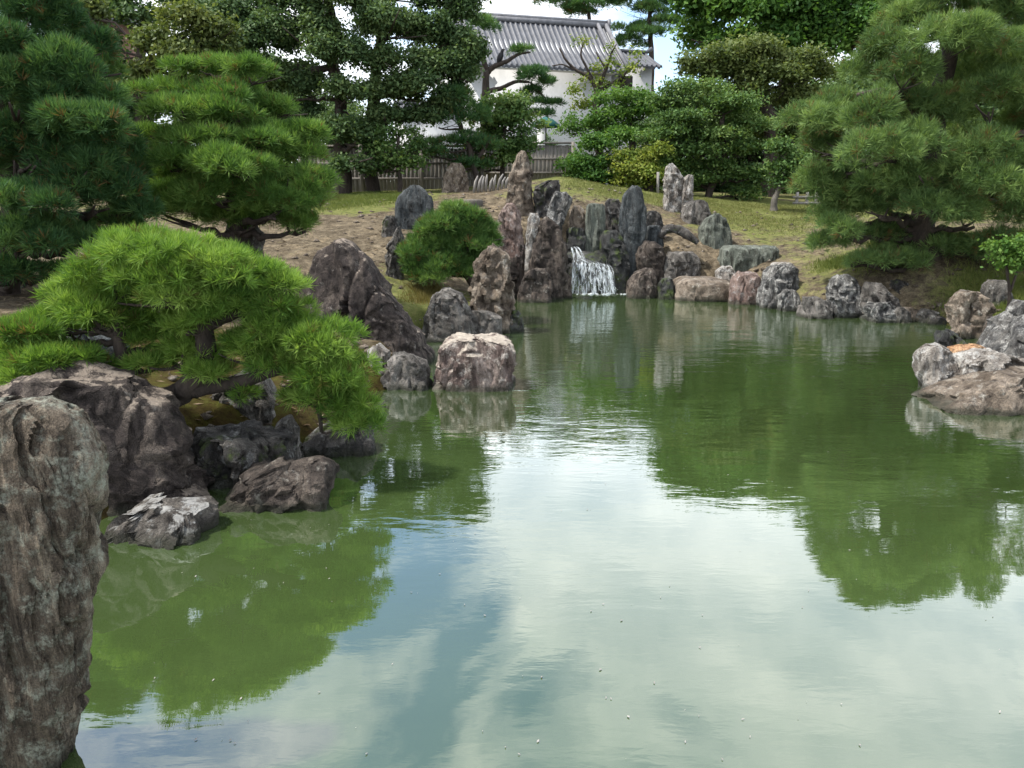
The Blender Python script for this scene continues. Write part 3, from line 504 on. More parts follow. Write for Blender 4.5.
# ------------------------------------------------------------------ rocks
def make_rock(k, Y, dr, mat, facet, rows, label, cat='rock', name='rock', seedo=0):
    rng = np.random.RandomState(100+k+seedo)
    if Y > 17: facet *= .7
    rows = [(float(a), float(b), float(c)) for a, b, c in rows]
    pyb = rows[-1][0]
    # perturb the hand-traced rows a little so that edges are not straight
    pts = [(P((a+b)/2, y, Y), (b-a)/2*Y/FPX/cp*1.0) for y, a, b in rows]
    zz = np.array([p[2] for p, _ in pts]); xx = np.array([p[0] for p, _ in pts]); hw = np.array([h for _, h in pts])
    zz = np.r_[zz, zz[-1]-.7]; xx = np.r_[xx, xx[-1]]; hw = np.r_[hw, hw[-1]*1.05]
    H = zz[0]-zz[-2]; Wm = hw.max()
    nv = int(np.clip(H/Y*740/1.2, 30, 230)); nu = int(np.clip(Wm*2/Y*740*1.7, 56, 240))
    t = np.linspace(0, 1, nv)**.9
    kn = max(6, int(5+H/Y*740/9)); jl, jr = [np.interp(t, np.linspace(0, 1, kn)+np.r_[0, rng.uniform(-.3, .3, kn-2)/kn, 0], rng.uniform(-1, 1, kn)) for _ in (0, 1)]
    d = np.r_[0, np.cumsum(-np.diff(zz))]; dd = t*d[-1]
    zc = np.interp(dd, d, zz); xc = np.interp(dd, d, xx); hc = np.interp(dd, d, hw)
    ja = .075*facet*hc*np.clip(t*6, .2, 1); xc = xc+ja*(jl+jr)*.5; hc = hc+ja*(jr-jl)*.5
    # cap: rings closing the top inward
    caps = np.array([.12, .35, .6, .82])
    zc = np.r_[np.full(4, zc[0]), zc]; xc = np.r_[np.full(4, xc[0]), xc]; hc0 = hc; hc = np.r_[caps*hc0[0], hc0]
    zc[:4] += np.array([.02, .018, .012, .005])*min(1, hc0[0]*2)
    dep_max = Wm*dr
    dc = np.minimum(dep_max, dep_max*(.35+.65*np.r_[caps*hc0[0], hc0]/Wm))
    dc[:4] = dep_max*(.35+.65*hc0[0]/Wm)*caps
    th = np.linspace(0, 2*math.pi, nu, endpoint=False)+rng.rand()*.1
    ex = 2.0/rng.uniform(2.6, 4.6)
    cx, sy = np.sign(np.cos(th))*np.abs(np.cos(th))**ex, np.sign(np.sin(th))*np.abs(np.sin(th))**ex
    bk = .5*dep_max; sc_ = 1+.5*bk/Y; xc = xc*sc_; hc = hc*sc_*(.91 if Y > 14 else .97)
    V = np.stack([xc[:, None]+hc[:, None]*cx, Y+bk+dc[:, None]*sy, np.repeat(zc[:, None], nu, 1)], -1)
    ctr = np.array([xc[4:].mean(), Y+bk, zz[:-1].mean()]); rad = np.array([Wm, dep_max, H/2+.01])
    # planar chips
    U = (V-ctr)/rad
    for _ in range(int(6+9*facet)):
        n = rng.normal(size=3); n[2] = abs(n[2])*.8; n[1] -= .45; n /= np.linalg.norm(n)
        dot = U@n; mx = dot.max(); lim = mx*(rng.uniform(.66, .92) if n[1] < -.35 else rng.uniform(.78, .95))-.02*facet
        ex_ = np.maximum(dot-lim, 0); side = max(0, 1-.85*abs(n[0])-.75*max(n[2], 0))
        U = U-(ex_*(.92*side))[..., None]*n
    V = ctr+U*rad
    s = 1/max(Wm, .15); out = V-ctr; out[..., 2] *= .3; out /= np.linalg.norm(out, axis=-1, keepdims=True)+1e-9
    off = rng.rand(3)*50
    q = V*s+off; amp = min(Wm, .6)
    sq = np.array([1.25, 1.25, (.3 if mat in ('rk_slate', 'rk_green') else .38 if Y < 3 else .6) if H > 1.3*Wm else .95])
    tw = q+.35*np.stack([fbm(q*1.5+k_, 2, 31+k_) for k_ in range(3)], -1)
    dsp = .40*facet*facets(tw*sq*1.25, k)+.17*facet*facets(tw*sq*3.4, k+5)+(.02 if Y < 3 else .035)*facets(tw*sq*8.5, k+9)
    dsp += .16*facet*fbm(q*1.1, 3, k)+.05*(1-np.abs(fbm(q*np.array([2.6, 2.6, .6]), 4, k+7))*2.2)*facet+(.022 if Y < 3 else .04)*fbm(q*7, 4, k+3)
    if H > 1.5*Wm or Y < 3:   # bedding cracks run up the standing stones
        cq = tw*np.array([2.4, 2.4, .32]); n_c = np.abs(fbm(cq, 3, k+21))
        dsp -= (.16 if Y < 3 else .10)*np.clip(1-n_c*11, 0, 1)+(.05 if Y < 3 else .03)*np.clip(1-np.abs(fbm(cq*2.6, 3, k+23))*9, 0, 1)
        if Y < 3: dsp += .10*np.floor(4*vnoise(tw*np.array([1.6, 1.6, .4]), k+25))/4+.03*facets(tw*np.array([4, 4, 1.2]), k+27)
    dsp = dsp-dsp.mean()-.02
    V = V+out*(dsp*amp)[..., None]*np.array([.7, 1, .4])
    V[..., 2] += .12*amp*facet*facets(q*2.2, k+11)*np.clip((V[..., 2]-zz[-2])/H, 0, 1)**2+.03*amp*fbm(q*5, 3, k+11)
    n_r = len(zc)
    I = np.arange(n_r-1)[:, None]*nu; J = np.arange(nu)[None]; J2 = (J+1) % nu
    quads = np.stack([I+J, I+nu+J, I+nu+J2, I+J2], -1).reshape(-1, 4)
    top = V[0].mean(0)
    vv = np.r_[V.reshape(-1, 3), top[None]]
    jj = np.arange(nu); tri = np.stack([jj, (jj+1) % nu, np.full(nu, len(vv)-1)], 1)
    base = np.array([xc[-1], Y, zz[-2]])
    o = mesh_np(name, vv, [quads, tri], M[mat], None, base, True)
    me = o.data
    try: me.set_sharp_from_angle(angle=R(32))
    except Exception: pass
    return tag(o, label, cat, 'garden rocks')
for k, (Y, dr, mat, fc, rows, lab) in enumerate(RK):
    make_rock(k, Y, dr, mat, fc, rows, lab)

# ------------------------------------------------------------------ foliage
def pad_world(p, Y):
    px, py, rx, ry = p[:4]; dY = p[4] if len(p) > 4 else 0; c = P(px, py, Y+dY); s = (Y+dY)/FPX
    return c, np.array([rx*s, rx*s*(p[5] if len(p) > 5 else .8), ry*s*1.05])
def lumps(pads, Y, rng, sub, sr=(.3, .5), lr=(1.15, 1.0), zmin=-.35):
    L = []
    for p in pads:
        c, r = pad_world(p, Y)
        if sub <= 1: L.append((c, r)); continue
        k = max(2, int(sub))
        for _ in range(k):
            d = rng.normal(size=3); d /= np.linalg.norm(d)
            if d[2] < zmin: d[2] = -d[2]*.5
            f = rng.uniform(*sr); L.append((c+d*r*(1-f*.85), r*f*np.array([lr[0], lr[0], lr[1]])*rng.uniform(.85, 1.2)))
    return L
def scatter(L, n, rng, zmin=-.3, thick=.45, lump=.25):
    area = np.array([(r[0]*r[1]+r[0]*r[2]+r[1]*r[2])**.9 for _, r in L]); cnt = np.maximum(3, (n*area/area.sum())).astype(int)
    cs = np.concatenate([np.repeat(c[None], m, 0) for (c, r), m in zip(L, cnt)]); rs = np.concatenate([np.repeat(r[None], m, 0) for (c, r), m in zip(L, cnt)])
    ids = np.repeat(np.arange(len(L)), cnt)
    d = rng.normal(size=cs.shape); d /= np.linalg.norm(d, axis=1, keepdims=True)
    bad = d[:, 2] < zmin; d[bad, 2] = np.abs(d[bad, 2])
    d /= np.linalg.norm(d, axis=1, keepdims=True)
    rr = 1-thick*rng.rand(len(cs))**1.6
    pos = cs+d*rs*rr[:, None]
    pos += d*rs*(lump*fbm(pos/ (rs.mean()*.9+1e-6), 2, 3))[:, None]
    nrm = d/rs; nrm /= np.linalg.norm(nrm, axis=1, keepdims=True)
    return pos, nrm, ids
def needles(pos, nrm, rng, Ln, nn, wid, up=.55, spread=.75):
    n = len(pos); ax = nrm*.7+np.array([0, 0, up])+rng.normal(size=nrm.shape)*.22; ax /= np.linalg.norm(ax, axis=1, keepdims=True)
    d = ax[:, None]+rng.normal(size=(n, nn, 3))*spread*.75; d /= np.linalg.norm(d, axis=2, keepdims=True)
    L = Ln*rng.uniform(.6, 1.1, (n, nn, 1))
    side = np.cross(d, rng.normal(size=(n, nn, 3))); side /= np.linalg.norm(side, axis=2, keepdims=True)+1e-9
    b = pos[:, None]+d*L*.06-ax[:, None]*Ln*.15*rng.rand(n, nn, 1)
    mid = b+d*L*.5
    v = np.stack([b-side*wid*.35, mid+side*wid*.5, b+d*L, mid-side*wid*.5], 2).reshape(-1, 3)
    return v, np.arange(n*nn*4).reshape(-1, 4), nn
def leaves(pos, nrm, rng, size, per=4, sprd=1.6):
    n = len(pos); c = pos[:, None]+rng.normal(size=(n, per, 3))*size*sprd*.6
    nn = nrm[:, None]*.6+np.array([0, 0, .5])+rng.normal(size=(n, per, 3))*.75; nn /= np.linalg.norm(nn, axis=2, keepdims=True)
    a = np.cross(nn, rng.normal(size=(n, per, 3))); a /= np.linalg.norm(a, axis=2, keepdims=True)+1e-9; b = np.cross(nn, a)
    s = size*rng.uniform(.6, 1.25, (n, per, 1))
    v = np.stack([c-a*s*.55, c+b*s*.33-nn*s*.06, c+a*s*.6, c-b*s*.33-nn*s*.06], 2).reshape(-1, 3)
    return v, np.arange(n*per*4).reshape(-1, 4), per
TCOUNT = [0]
def tree(name, label, cat, Y, trunk, pads, mat, kind='pine', n=3000, sub=1, size=.15, nn=12, wid=.012, bark='bark', zmin=-.3, thick=.45, sr=(.3, .5), limb_r=.03, limbs=True, up=.55, spread=.75, group=None, tr_r=None, crown='crown', per=4, skip_limb=(), lr=(1.15, 1.0), jit=0, fat=1.0):
    """trunk: list of stems, each a list of (px, py, radius px[, dY]); pads as pixels at Y"""
    TCOUNT[0] += 1; rng = np.random.RandomState(500+TCOUNT[0])
    s0 = trunk[0][0]; b = P(s0[0], s0[1], Y+(s0[3] if len(s0) > 3 else 0)); zb = gz(b[0], b[1]); base = np.array([b[0], b[1], zb])
    t = thing(name, label, cat, base, group)
    mb = MB(); anchor = []
    for st in trunk:
        pts = np.array([P(q[0], q[1], Y+(q[3] if len(q) > 3 else 0)) for q in st]); rad = np.array([q[2] for q in st])*Y/FPX
        if st is trunk[0]: pts = np.r_[[[pts[0][0], pts[0][1], min(zb, pts[0][2])-.15]], pts]; rad = np.r_[rad[0]*1.35, rad]
        m = max(8, len(pts)*5); sm = smooth_path(pts, m); dd = np.r_[0, np.cumsum(np.linalg.norm(np.diff(pts, axis=0), axis=1))]
        rr = np.interp(np.linspace(0, dd[-1], m), dd, rad)
        wob = fbm(sm*2.0/max(.3, rad.max()*4), 3, TCOUNT[0]); sm = sm+np.stack([wob, wob[::-1], wob*0], 1)*rad.max()*.5
        mb.tube(sm, rr, 9, .35, TCOUNT[0]); anchor.append(np.c_[sm, rr])
    A = np.concatenate(anchor)
    if limbs:
        for pi, p in enumerate(pads):
            if pi in skip_limb: continue
            c, r = pad_world(p, Y); tgt = c-np.array([0, 0, r[2]*.35])
            cost = np.linalg.norm(A[:, :3]-tgt, axis=1)+np.maximum(A[:, 2]-tgt[2], 0)*1.0
            a = A[np.argmin(cost)]
            mid = (a[:3]+tgt)/2+np.array([0, 0, -.06*np.linalg.norm(tgt-a[:3])])+rng.normal(size=3)*.05*np.linalg.norm(tgt-a[:3])
            pp = smooth_path([a[:3], mid, tgt], 9); r0 = min(a[3]*.7, limb_r*1.6)
            pp[1:-1] += rng.normal(size=(7, 3))*.03*np.linalg.norm(tgt-a[:3])
            mb.tube(pp, np.linspace(r0, r0*.35, 9), 6)
            for q in range(3):
                e = c+rng.normal(size=3)*r*np.array([.45, .45, .2]); mb.tube(smooth_path([pp[5+q], (pp[5+q]+e)/2+[0, 0, -.03], e], 5), np.linspace(r0*.4, r0*.15, 5), 5)
    mb.build('trunk', M[bark], t, base, True)
    if jit: pads = [(p[0]+rng.normal()*jit, p[1]+rng.normal()*jit*.7, p[2]*rng.uniform(.85, 1.1), p[3]*fat*rng.uniform(.85, 1.25), (p[4] if len(p) > 4 else 0)+rng.normal()*jit*.05) for p in pads]
    L = lumps(pads, Y, rng, sub, sr, lr)
    pos, nrm, ids = scatter(L, n, rng, zmin, thick)
    if kind == 'pine': v, f, k = needles(pos, nrm, rng, size, nn, wid, up, spread)
    else: v, f, k = leaves(pos, nrm, rng, size, per)
    lv = rng.rand(len(L)); tv = np.clip(.5+.42*(lv[ids]-.5)+rng.normal(size=len(pos))*.16+.30*fbm(pos*.9/ max(.4, Y/20), 3, TCOUNT[0]), 0, 1)
    if kind == 'pine': tv = np.where(rng.rand(len(tv)) < .03, -.3, np.maximum(tv, .12))
    var = np.clip(np.repeat(tv, k)+rng.normal(size=len(pos)*k)*.08, 0, 1)
    mesh_np(crown, v, f, M[mat], t, base, False, var)
    return t
# --- pines near the water
tree('low_pine', 'low spreading pine with bright green needles over the left pond edge', 'pine tree', 6.4,
     [[(128, 408, 13), (165, 402, 12), (195, 385, 11), (204, 355, 10), (198, 325, 9), (190, 300, 6)], [(190, 390, 9), (235, 384, 7), (270, 372, 6), (300, 362, 5)], [(198, 330, 6), (240, 312, 4), (280, 295, 3)], [(300, 362, 5), (318, 400, 3), (322, 432, 2)], [(128, 408, 8), (122, 370, 7), (118, 335, 5)]],
     [(168, 256, 74, 24), (115, 278, 48, 30), (222, 270, 60, 28), (160, 292, 70, 28), (80, 304, 40, 24), (48, 322, 28, 14), (262, 286, 44, 20), (290, 288, 26, 10), (112, 312, 46, 22), (206, 304, 50, 24), (250, 312, 44, 20), (160, 272, 80, 30, .1), (200, 322, 40, 18, .2), (290, 318, 34, 20, .2), (90, 322, 34, 16), (130, 322, 42, 18, .2), (212, 318, 26, 15, -.15), (186, 330, 24, 12, -.1), (165, 338, 44, 16, .3), (62, 330, 26, 12, .2),
      (175, 358, 40, 18), (205, 372, 32, 14), (148, 366, 24, 12), (285, 340, 46, 26), (318, 352, 44, 28), (340, 382, 42, 28), (300, 374, 50, 26), (352, 408, 34, 24), (358, 424, 28, 14), (320, 398, 36, 18), (250, 342, 30, 20), (246, 352, 34, 18), (243, 396, 14, 8), (310, 400, 30, 12)],
     'pine_front', n=8200, sub=5, size=.115, nn=26, wid=.0058, zmin=-.3, thick=.5, sr=(.34, .55), limb_r=.035, up=.4, spread=.95)
tree('low_pine', 'low bright green pine mound at the left edge behind the tall front stone', 'pine tree', 6.2,
     [[(10, 405, 7), (15, 380, 6), (20, 360, 5)]], [(18, 336, 44, 18), (62, 360, 46, 20), (0, 360, 50, 26), (30, 376, 52, 22), (-50, 350, 50, 28), (88, 370, 24, 12)],
     'pine_front', n=2900, sub=5, size=.115, nn=26, wid=.0058, zmin=-.25, thick=.5, sr=(.34, .55), up=.4, spread=.95)
tree('tiered_pine', 'tiered cloud-pruned pine with bright flat pads on the left shore', 'pine tree', 13.4,
     [[(232, 262, 7), (236, 220, 6.5), (228, 180, 6), (238, 140, 5), (232, 105, 4), (225, 80, 3)], [(236, 200, 4), (290, 185, 3), (315, 180, 2)]],
     [(205, 70, 44, 9), (255, 78, 28, 9), (168, 92, 40, 9), (232, 98, 40, 10), (285, 112, 32, 10, .4), (180, 116, 40, 10, -.4), (225, 122, 36, 10, -.6), (300, 132, 24, 9), (155, 138, 26, 9), (200, 142, 46, 12, -.7), (265, 142, 40, 12, -.4), (300, 160, 34, 12), (170, 166, 44, 13, -.5), (235, 168, 44, 14, -1), (290, 184, 42, 15, -.5), (320, 200, 20, 16), (160, 196, 34, 14), (215, 196, 50, 16, -.8), (275, 212, 46, 18, -.6), (180, 216, 40, 14, -.3), (305, 226, 26, 14), (240, 226, 48, 16, -.2), (205, 150, 60, 20, .4), (250, 190, 60, 26, .4), (190, 190, 50, 24, .4), (240, 120, 44, 18, .4), (285, 205, 40, 22, .3)],
     'pine_pad', n=14500, sub=5, size=.18, nn=16, wid=.010, zmin=-.25, thick=.5, sr=(.38, .58), lr=(1.0, 1.15), jit=4, fat=1.25, limb_r=.05, up=.5, spread=.85)
tree('island_pine', 'small rounded pine on the rocky island before the waterfall', 'pine tree', 15.4,
     [[(478, 292, 4), (468, 276, 3.5), (450, 262, 3)], [(468, 276, 2.5), (430, 272, 2), (412, 274, 1.5)]],
     [(456, 222, 30, 12), (474, 236, 26, 11), (438, 238, 32, 12), (488, 252, 18, 10), (420, 258, 26, 11), (455, 254, 36, 13), (476, 262, 24, 10), (412, 270, 17, 8), (440, 268, 30, 12), (440, 277, 30, 8), (418, 278, 18, 6), (462, 274, 18, 8), (496, 262, 10, 7), (455, 245, 44, 20, .3), (470, 222, 18, 9)],
     'pine_island', n=4400, sub=5, size=.17, lr=(1.0, 1.1), jit=2, fat=1.25, nn=16, wid=.012, zmin=-.2, thick=.5, sr=(.4, .6), limb_r=.04, up=.6)
tree('large_pine', 'large dark drooping pine filling the left edge of the view', 'pine tree', 12.0,
     [[(8, 300, 11), (15, 220, 10), (5, 120, 8), (10, 20, 6)]],
     [(10, -40, 60, 34), (20, 5, 46, 26), (55, 30, 34, 20), (80, 56, 36, 20), (102, 72, 22, 14), (20, 55, 50, 26, -.8), (60, 84, 48, 24, -.6), (100, 106, 32, 18), (20, 108, 56, 26, -1), (80, 128, 46, 22, -.7), (112, 144, 24, 16), (20, 160, 60, 26, -1.1), (84, 168, 48, 22, -.8), (122, 180, 26, 16), (30, 204, 60, 24, -1.1), (95, 204, 48, 20, -.6), (135, 208, 24, 12), (15, 246, 50, 20, -1), (70, 240, 46, 18, -.6), (-60, 0, 60, 40), (-70, 90, 60, 40), (-70, 180, 60, 40), (-50, 255, 50, 28), (10, 276, 40, 14, -.8), (60, 270, 34, 12), (112, 226, 30, 12)],
     'pine_far', n=20000, sub=6, size=.18, nn=15, wid=.010, zmin=-.4, thick=.45, sr=(.35, .55), lr=(1.0, 1.2), jit=5, fat=1.15, limb_r=.06, up=.35)
tree('large_pine', 'large olive green pine with long needles on the right bank', 'pine tree', 17.0,
     [[(930, 262, 13), (925, 220, 12), (938, 170, 11), (930, 120, 9), (945, 60, 7), (940, 20, 4)], [(930, 130, 5, 0), (905, 96, 3.6, -.5), (880, 90, 2.8, -1.0), (858, 95, 1.6, -.9)], [(938, 160, 5), (990, 140, 4, -.8), (1030, 132, 3, -1.0)], [(938, 170, 5), (900, 160, 4, -.6), (872, 158, 3, -1.2)]],
     [(950, 8, 56, 16), (905, 26, 40, 16), (985, 22, 44, 18), (1030, 20, 50, 24), (880, 52, 32, 16), (930, 50, 46, 20, -.8), (985, 62, 44, 20, -1), (1040, 70, 46, 28), (858, 82, 26, 14), (905, 82, 34, 16, -1), (838, 108, 24, 14), (880, 116, 34, 16, -.8), (935, 108, 38, 18, -1.2), (990, 104, 40, 20, -1.2), (1045, 120, 44, 26), (835, 140, 26, 16), (878, 148, 36, 16, -.9), (930, 146, 40, 18, -1.2), (985, 152, 42, 18, -1.2), (838, 174, 26, 16), (884, 182, 38, 16, -.9), (938, 184, 40, 17, -1.2), (992, 190, 42, 18, -1.1), (1045, 176, 44, 28), (838, 204, 26, 14), (880, 212, 36, 14, -.8), (930, 216, 34, 12, -1), (975, 222, 36, 13, -.9), (1025, 220, 40, 18, -.6), (838, 232, 22, 12), (868, 240, 32, 14), (1000, 240, 36, 14, -.5), (962, 240, 28, 10, -.6), (870, 262, 26, 9, -.5), (905, 262, 24, 8, -.6), (846, 262, 18, 8), (950, -16, 40, 14), (1000, -4, 40, 14), (905, 4, 30, 12), (822, 150, 22, 16), (820, 186, 22, 16), (824, 216, 22, 14), (832, 246, 24, 10), (895, 246, 26, 10), (985, 258, 34, 9, -.4), (1030, 256, 34, 12, -.4), (850, 120, 30, 18), (860, 196, 46, 24, .5), (980, 170, 60, 40, .8), (900, 120, 60, 40, .8), (1000, 90, 60, 40, .8), (1080, 60, 50, 50), (1085, 150, 50, 50)],
     'pine_right', n=31000, sub=6, size=.20, nn=15, wid=.0105, zmin=-.4, thick=.45, sr=(.35, .55), lr=(1.0, 1.25), jit=8, fat=1.3, limb_r=.06, up=.3, spread=.85, skip_limb=range(4, 70, 2))
tree('bank_shrub', 'leafy light green shrub on the right grass bank', 'shrub', 14.2,
     [[(1010, 296, 1.6), (1008, 275, 1.3), (1005, 255, 1)], [(1010, 292, 1.3), (1018, 270, 1), (1022, 250, .8)]],
     [(1002, 248, 14, 8), (1018, 250, 16, 9), (1012, 262, 18, 9), (1030, 246, 16, 9), (1030, 264, 14, 9), (998, 260, 8, 5)], 'lf_bright', 'leaf', n=420, sub=3, size=.085, per=5, limb_r=.012)
# --- middle distance and behind
tree('tall_tree', 'tall dark leafy tree with a thick double trunk by the left fence', 'tree', 27,
     [[(345, 198, 7), (342, 140, 6.5), (338, 90, 6), (330, 40, 5), (330, -10, 3)], [(340, 130, 2.5, -.5), (335, 70, 2), (325, 20, 1.5)]],
     [(330, -5, 44, 20), (285, 5, 38, 22), (240, 22, 34, 20), (305, 40, 40, 22, -.8), (265, 58, 36, 22), (340, 60, 36, 22, -1), (300, 88, 36, 18), (225, 55, 26, 18), (262, 92, 26, 16), (345, 95, 22, 12, -1), (330, 125, 26, 10, -1.2), (355, 142, 24, 6, -1.2), (350, 162, 24, 5, -1.2), (288, 122, 28, 16)],
     'lf_dark', 'leaf', n=17000, sub=8, size=.12, per=4, limb_r=.07, thick=.85, jit=6, fat=1.15, sr=(.25, .55), lr=(1.0, 1.1))
tree('tall_tree', 'tall dark leafy tree with a forked trunk before the tiled roof', 'tree', 27.5,
     [[(374, 197, 7), (371, 150, 7), (370, 105, 6), (378, 60, 5), (385, 0, 3)], [(371, 140, 3), (352, 122, 2.5), (344, 112, 2)], [(372, 100, 4), (410, 70, 3), (440, 50, 2)]],
     [(395, -8, 44, 18), (440, 2, 32, 16), (390, 28, 40, 22, -.8), (432, 36, 36, 22), (462, 20, 20, 14), (465, 52, 20, 20), (400, 66, 40, 20, -.8), (440, 76, 34, 18), (468, 78, 16, 12), (378, 92, 26, 14, -.6), (415, 96, 24, 12), (450, 100, 22, 12), (425, 112, 30, 10), (460, 66, 24, 14), (450, 40, 26, 16), (420, 84, 30, 14, -.5), (392, 116, 24, 9, -1), (372, 130, 20, 8, -1)],
     'lf_dark', 'leaf', n=17000, sub=8, size=.12, per=4, limb_r=.06, thick=.85, jit=6, fat=1.15, sr=(.25, .55), lr=(1.0, 1.1))
tree('fence_tree', 'dark layered young tree with low flat boughs before the fence', 'tree', 26.3,
     [[(401, 194, 2.4), (399, 165, 2), (398, 138, 1.5)]], [(400, 134, 22, 7), (386, 150, 24, 7), (412, 150, 20, 7), (395, 164, 26, 6), (380, 168, 22, 5)], 'lf_mid', 'leaf', n=900, sub=4, size=.13, limb_r=.03)
tree('fence_tree', 'dark feathery tree leaning right of the hilltop tan stone', 'tree', 27.6,
     [[(478, 184, 3), (470, 150, 2.6), (458, 118, 2)], [(474, 165, 2), (490, 140, 1.5)]], [(450, 100, 26, 16), (438, 122, 24, 14), (462, 120, 26, 16), (440, 146, 30, 9), (470, 146, 28, 12), (455, 165, 30, 7), (430, 155, 22, 6)], 'pine_far', 'pine', n=1500, sub=5, size=.26, nn=11, wid=.022, limb_r=.03)
tree('fence_tree', 'light green round tree behind the pointed crown stone', 'tree', 29,
     [[(502, 188, 2.4), (503, 160, 2.2), (505, 130, 1.6)]], [(505, 108, 26, 12), (488, 122, 24, 12), (525, 124, 22, 14), (505, 136, 32, 12), (490, 150, 26, 10), (525, 150, 22, 10), (508, 160, 24, 7), (480, 165, 16, 6)], 'lf_mid', 'leaf', n=2600, sub=5, size=.13, limb_r=.03)
tree('pruned_pine', 'bare-armed pruned pine with the bird, before the white wall', 'pine tree', 33,
     [[(485, 170, 4), (485, 110, 3.8), (486, 80, 3.4), (487, 70, 3)], [(487, 72, 3), (495, 66, 2.4), (508, 61, 2), (518, 54, 1.4), (530, 52, .8)], [(486, 92, 2.4), (502, 88, 2), (516, 81, 1.6), (530, 82, 1)], [(487, 70, 2.5), (480, 50, 2)], [(530, 82, 1), (545, 98, 1)]],
     [(521, 53, 14, 4), (528, 78, 20, 9), (545, 86, 12, 7), (528, 95, 16, 7), (545, 104, 18, 4), (470, 52, 22, 18), (478, 30, 20, 14), (545, 116, 16, 6)], 'pine_far', 'pine', n=1300, sub=4, size=.28, nn=11, wid=.024, limbs=False)
tree('sparse_tree', 'sparse yellow-green tree with bare spreading branches before the roof', 'tree', 34,
     [[(600, 165, 4), (598, 130, 3.8), (596, 105, 3.4), (597, 92, 3)], [(597, 92, 2.5), (592, 78, 2), (575, 70, 1.4), (565, 60, 1), (560, 48, .6)], [(596, 96, 2.2), (606, 70, 1.6), (612, 52, .9), (616, 44, .5)], [(597, 92, 2), (615, 82, 1.5), (632, 68, 1), (640, 60, .6)], [(598, 105, 1.8), (618, 92, 1.2), (628, 78, .8)], [(592, 78, 1.2), (580, 55, .9), (583, 42, .6)], [(575, 70, .9), (562, 64, .7), (552, 66, .5)], [(606, 70, 1), (596, 52, .6)]],
     [(590, 84, 14, 7), (583, 41, 9, 4), (634, 56, 8, 4), (628, 70, 9, 5), (612, 66, 8, 7), (575, 92, 12, 5), (585, 104, 16, 6), (612, 50, 6, 4), (596, 70, 6, 6), (620, 86, 8, 4)], 'lf_yellow', 'leaf', n=420, sub=3, size=.13, limbs=False)
GY = 'yellow-green bushes before the plaster wall'
tree('garden_bush', 'yellow-green bush with pale leaves right of the fence end', 'bush', 30, [[(600, 186, 3), (600, 160, 2)]], [(590, 150, 24, 14), (612, 142, 22, 14), (575, 165, 22, 12), (605, 165, 26, 12), (590, 178, 28, 8), (615, 180, 24, 8)], 'lf_bright', 'leaf', n=2600, sub=6, size=.12, lr=(1.5, .7))
tree('garden_bush', 'most golden of the bushes on top of the mound', 'bush', 29, [[(650, 192, 3), (650, 165, 2)]], [(632, 160, 22, 12), (655, 156, 22, 12), (645, 174, 28, 11), (622, 174, 20, 10), (640, 186, 30, 7), (665, 180, 18, 9)], 'lf_yellow', 'leaf', n=1700, sub=5, size=.12)
tree('garden_tree', 'mid green tree just right of the sparse tree', 'tree', 32, [[(632, 185, 4), (632, 140, 3), (630, 110, 2)]], [(625, 100, 24, 12), (645, 112, 22, 14), (612, 120, 22, 13), (632, 132, 28, 14), (570, 130, 14, 14), (590, 125, 18, 10)], 'lf_bright', 'leaf', n=2800, sub=6, size=.12, lr=(1.5, .7))
tree('garden_tree', 'broad layered green tree with a leaning trunk behind the pale ragged stone', 'tree', 29.5,
     [[(708, 198, 3.6), (716, 172, 3.4), (724, 150, 3), (722, 120, 2.4)], [(720, 160, 2), (700, 140, 1.6), (690, 122, 1.2)]],
     [(700, 92, 34, 10), (672, 106, 30, 12), (725, 108, 34, 12), (690, 122, 36, 12), (668, 136, 30, 12), (745, 128, 28, 12), (715, 138, 34, 12), (690, 152, 30, 12), (740, 152, 28, 12), (672, 168, 22, 10), (712, 168, 24, 10), (748, 175, 22, 12), (700, 182, 24, 8), (745, 195, 20, 8)], 'lf_mid', 'leaf', n=7200, sub=7, size=.12, limb_r=.04, zmin=-.1, sr=(.28, .42), lr=(1.6, .65), thick=.7)
tree('garden_tree', 'olive-brown topped dark tree with a thick trunk right of the mound', 'tree', 32,
     [[(770, 206, 8), (770, 160, 7.5), (772, 125, 6.5), (760, 90, 4)]],
     [(715, 60, 30, 12), (750, 54, 32, 12), (790, 60, 30, 12), (700, 76, 26, 12), (735, 76, 34, 13), (775, 80, 34, 14), (810, 74, 28, 14), (745, 100, 34, 14), (790, 104, 32, 16), (770, 128, 34, 14), (810, 130, 30, 22), (800, 160, 26, 14)], 'lf_olive', 'leaf', n=9000, sub=6, size=.15, limb_r=.05)
tree('garden_tree', 'small tree with a pale crooked trunk at the right slope', 'tree', 26.5,
     [[(774, 206, 3.2), (777, 192, 2.4), (782, 178, 1.8), (788, 160, 1.2)]], [(782, 152, 16, 9), (796, 165, 16, 9), (778, 168, 14, 7), (792, 184, 18, 8), (806, 180, 14, 10)], 'lf_mid', 'leaf', n=1100, sub=4, size=.12, bark='bark_grey', limb_r=.03)
tree('big_tree', 'huge domed light green tree behind everything on the right', 'tree', 44,
     [[(785, 190, 9), (785, 100, 8), (785, 40, 6)]],
     [(750, -25, 60, 26), (820, -25, 56, 26), (715, 10, 38, 24), (770, 12, 50, 26, -2), (830, 12, 50, 26, -2), (880, -5, 40, 26), (695, 38, 20, 16), (740, 42, 36, 20, -2), (800, 44, 44, 20, -2), (860, 36, 40, 20, -2), (900, 20, 40, 26)], 'lf_bright', 'leaf', n=17000, sub=7, size=.26, limb_r=.1)
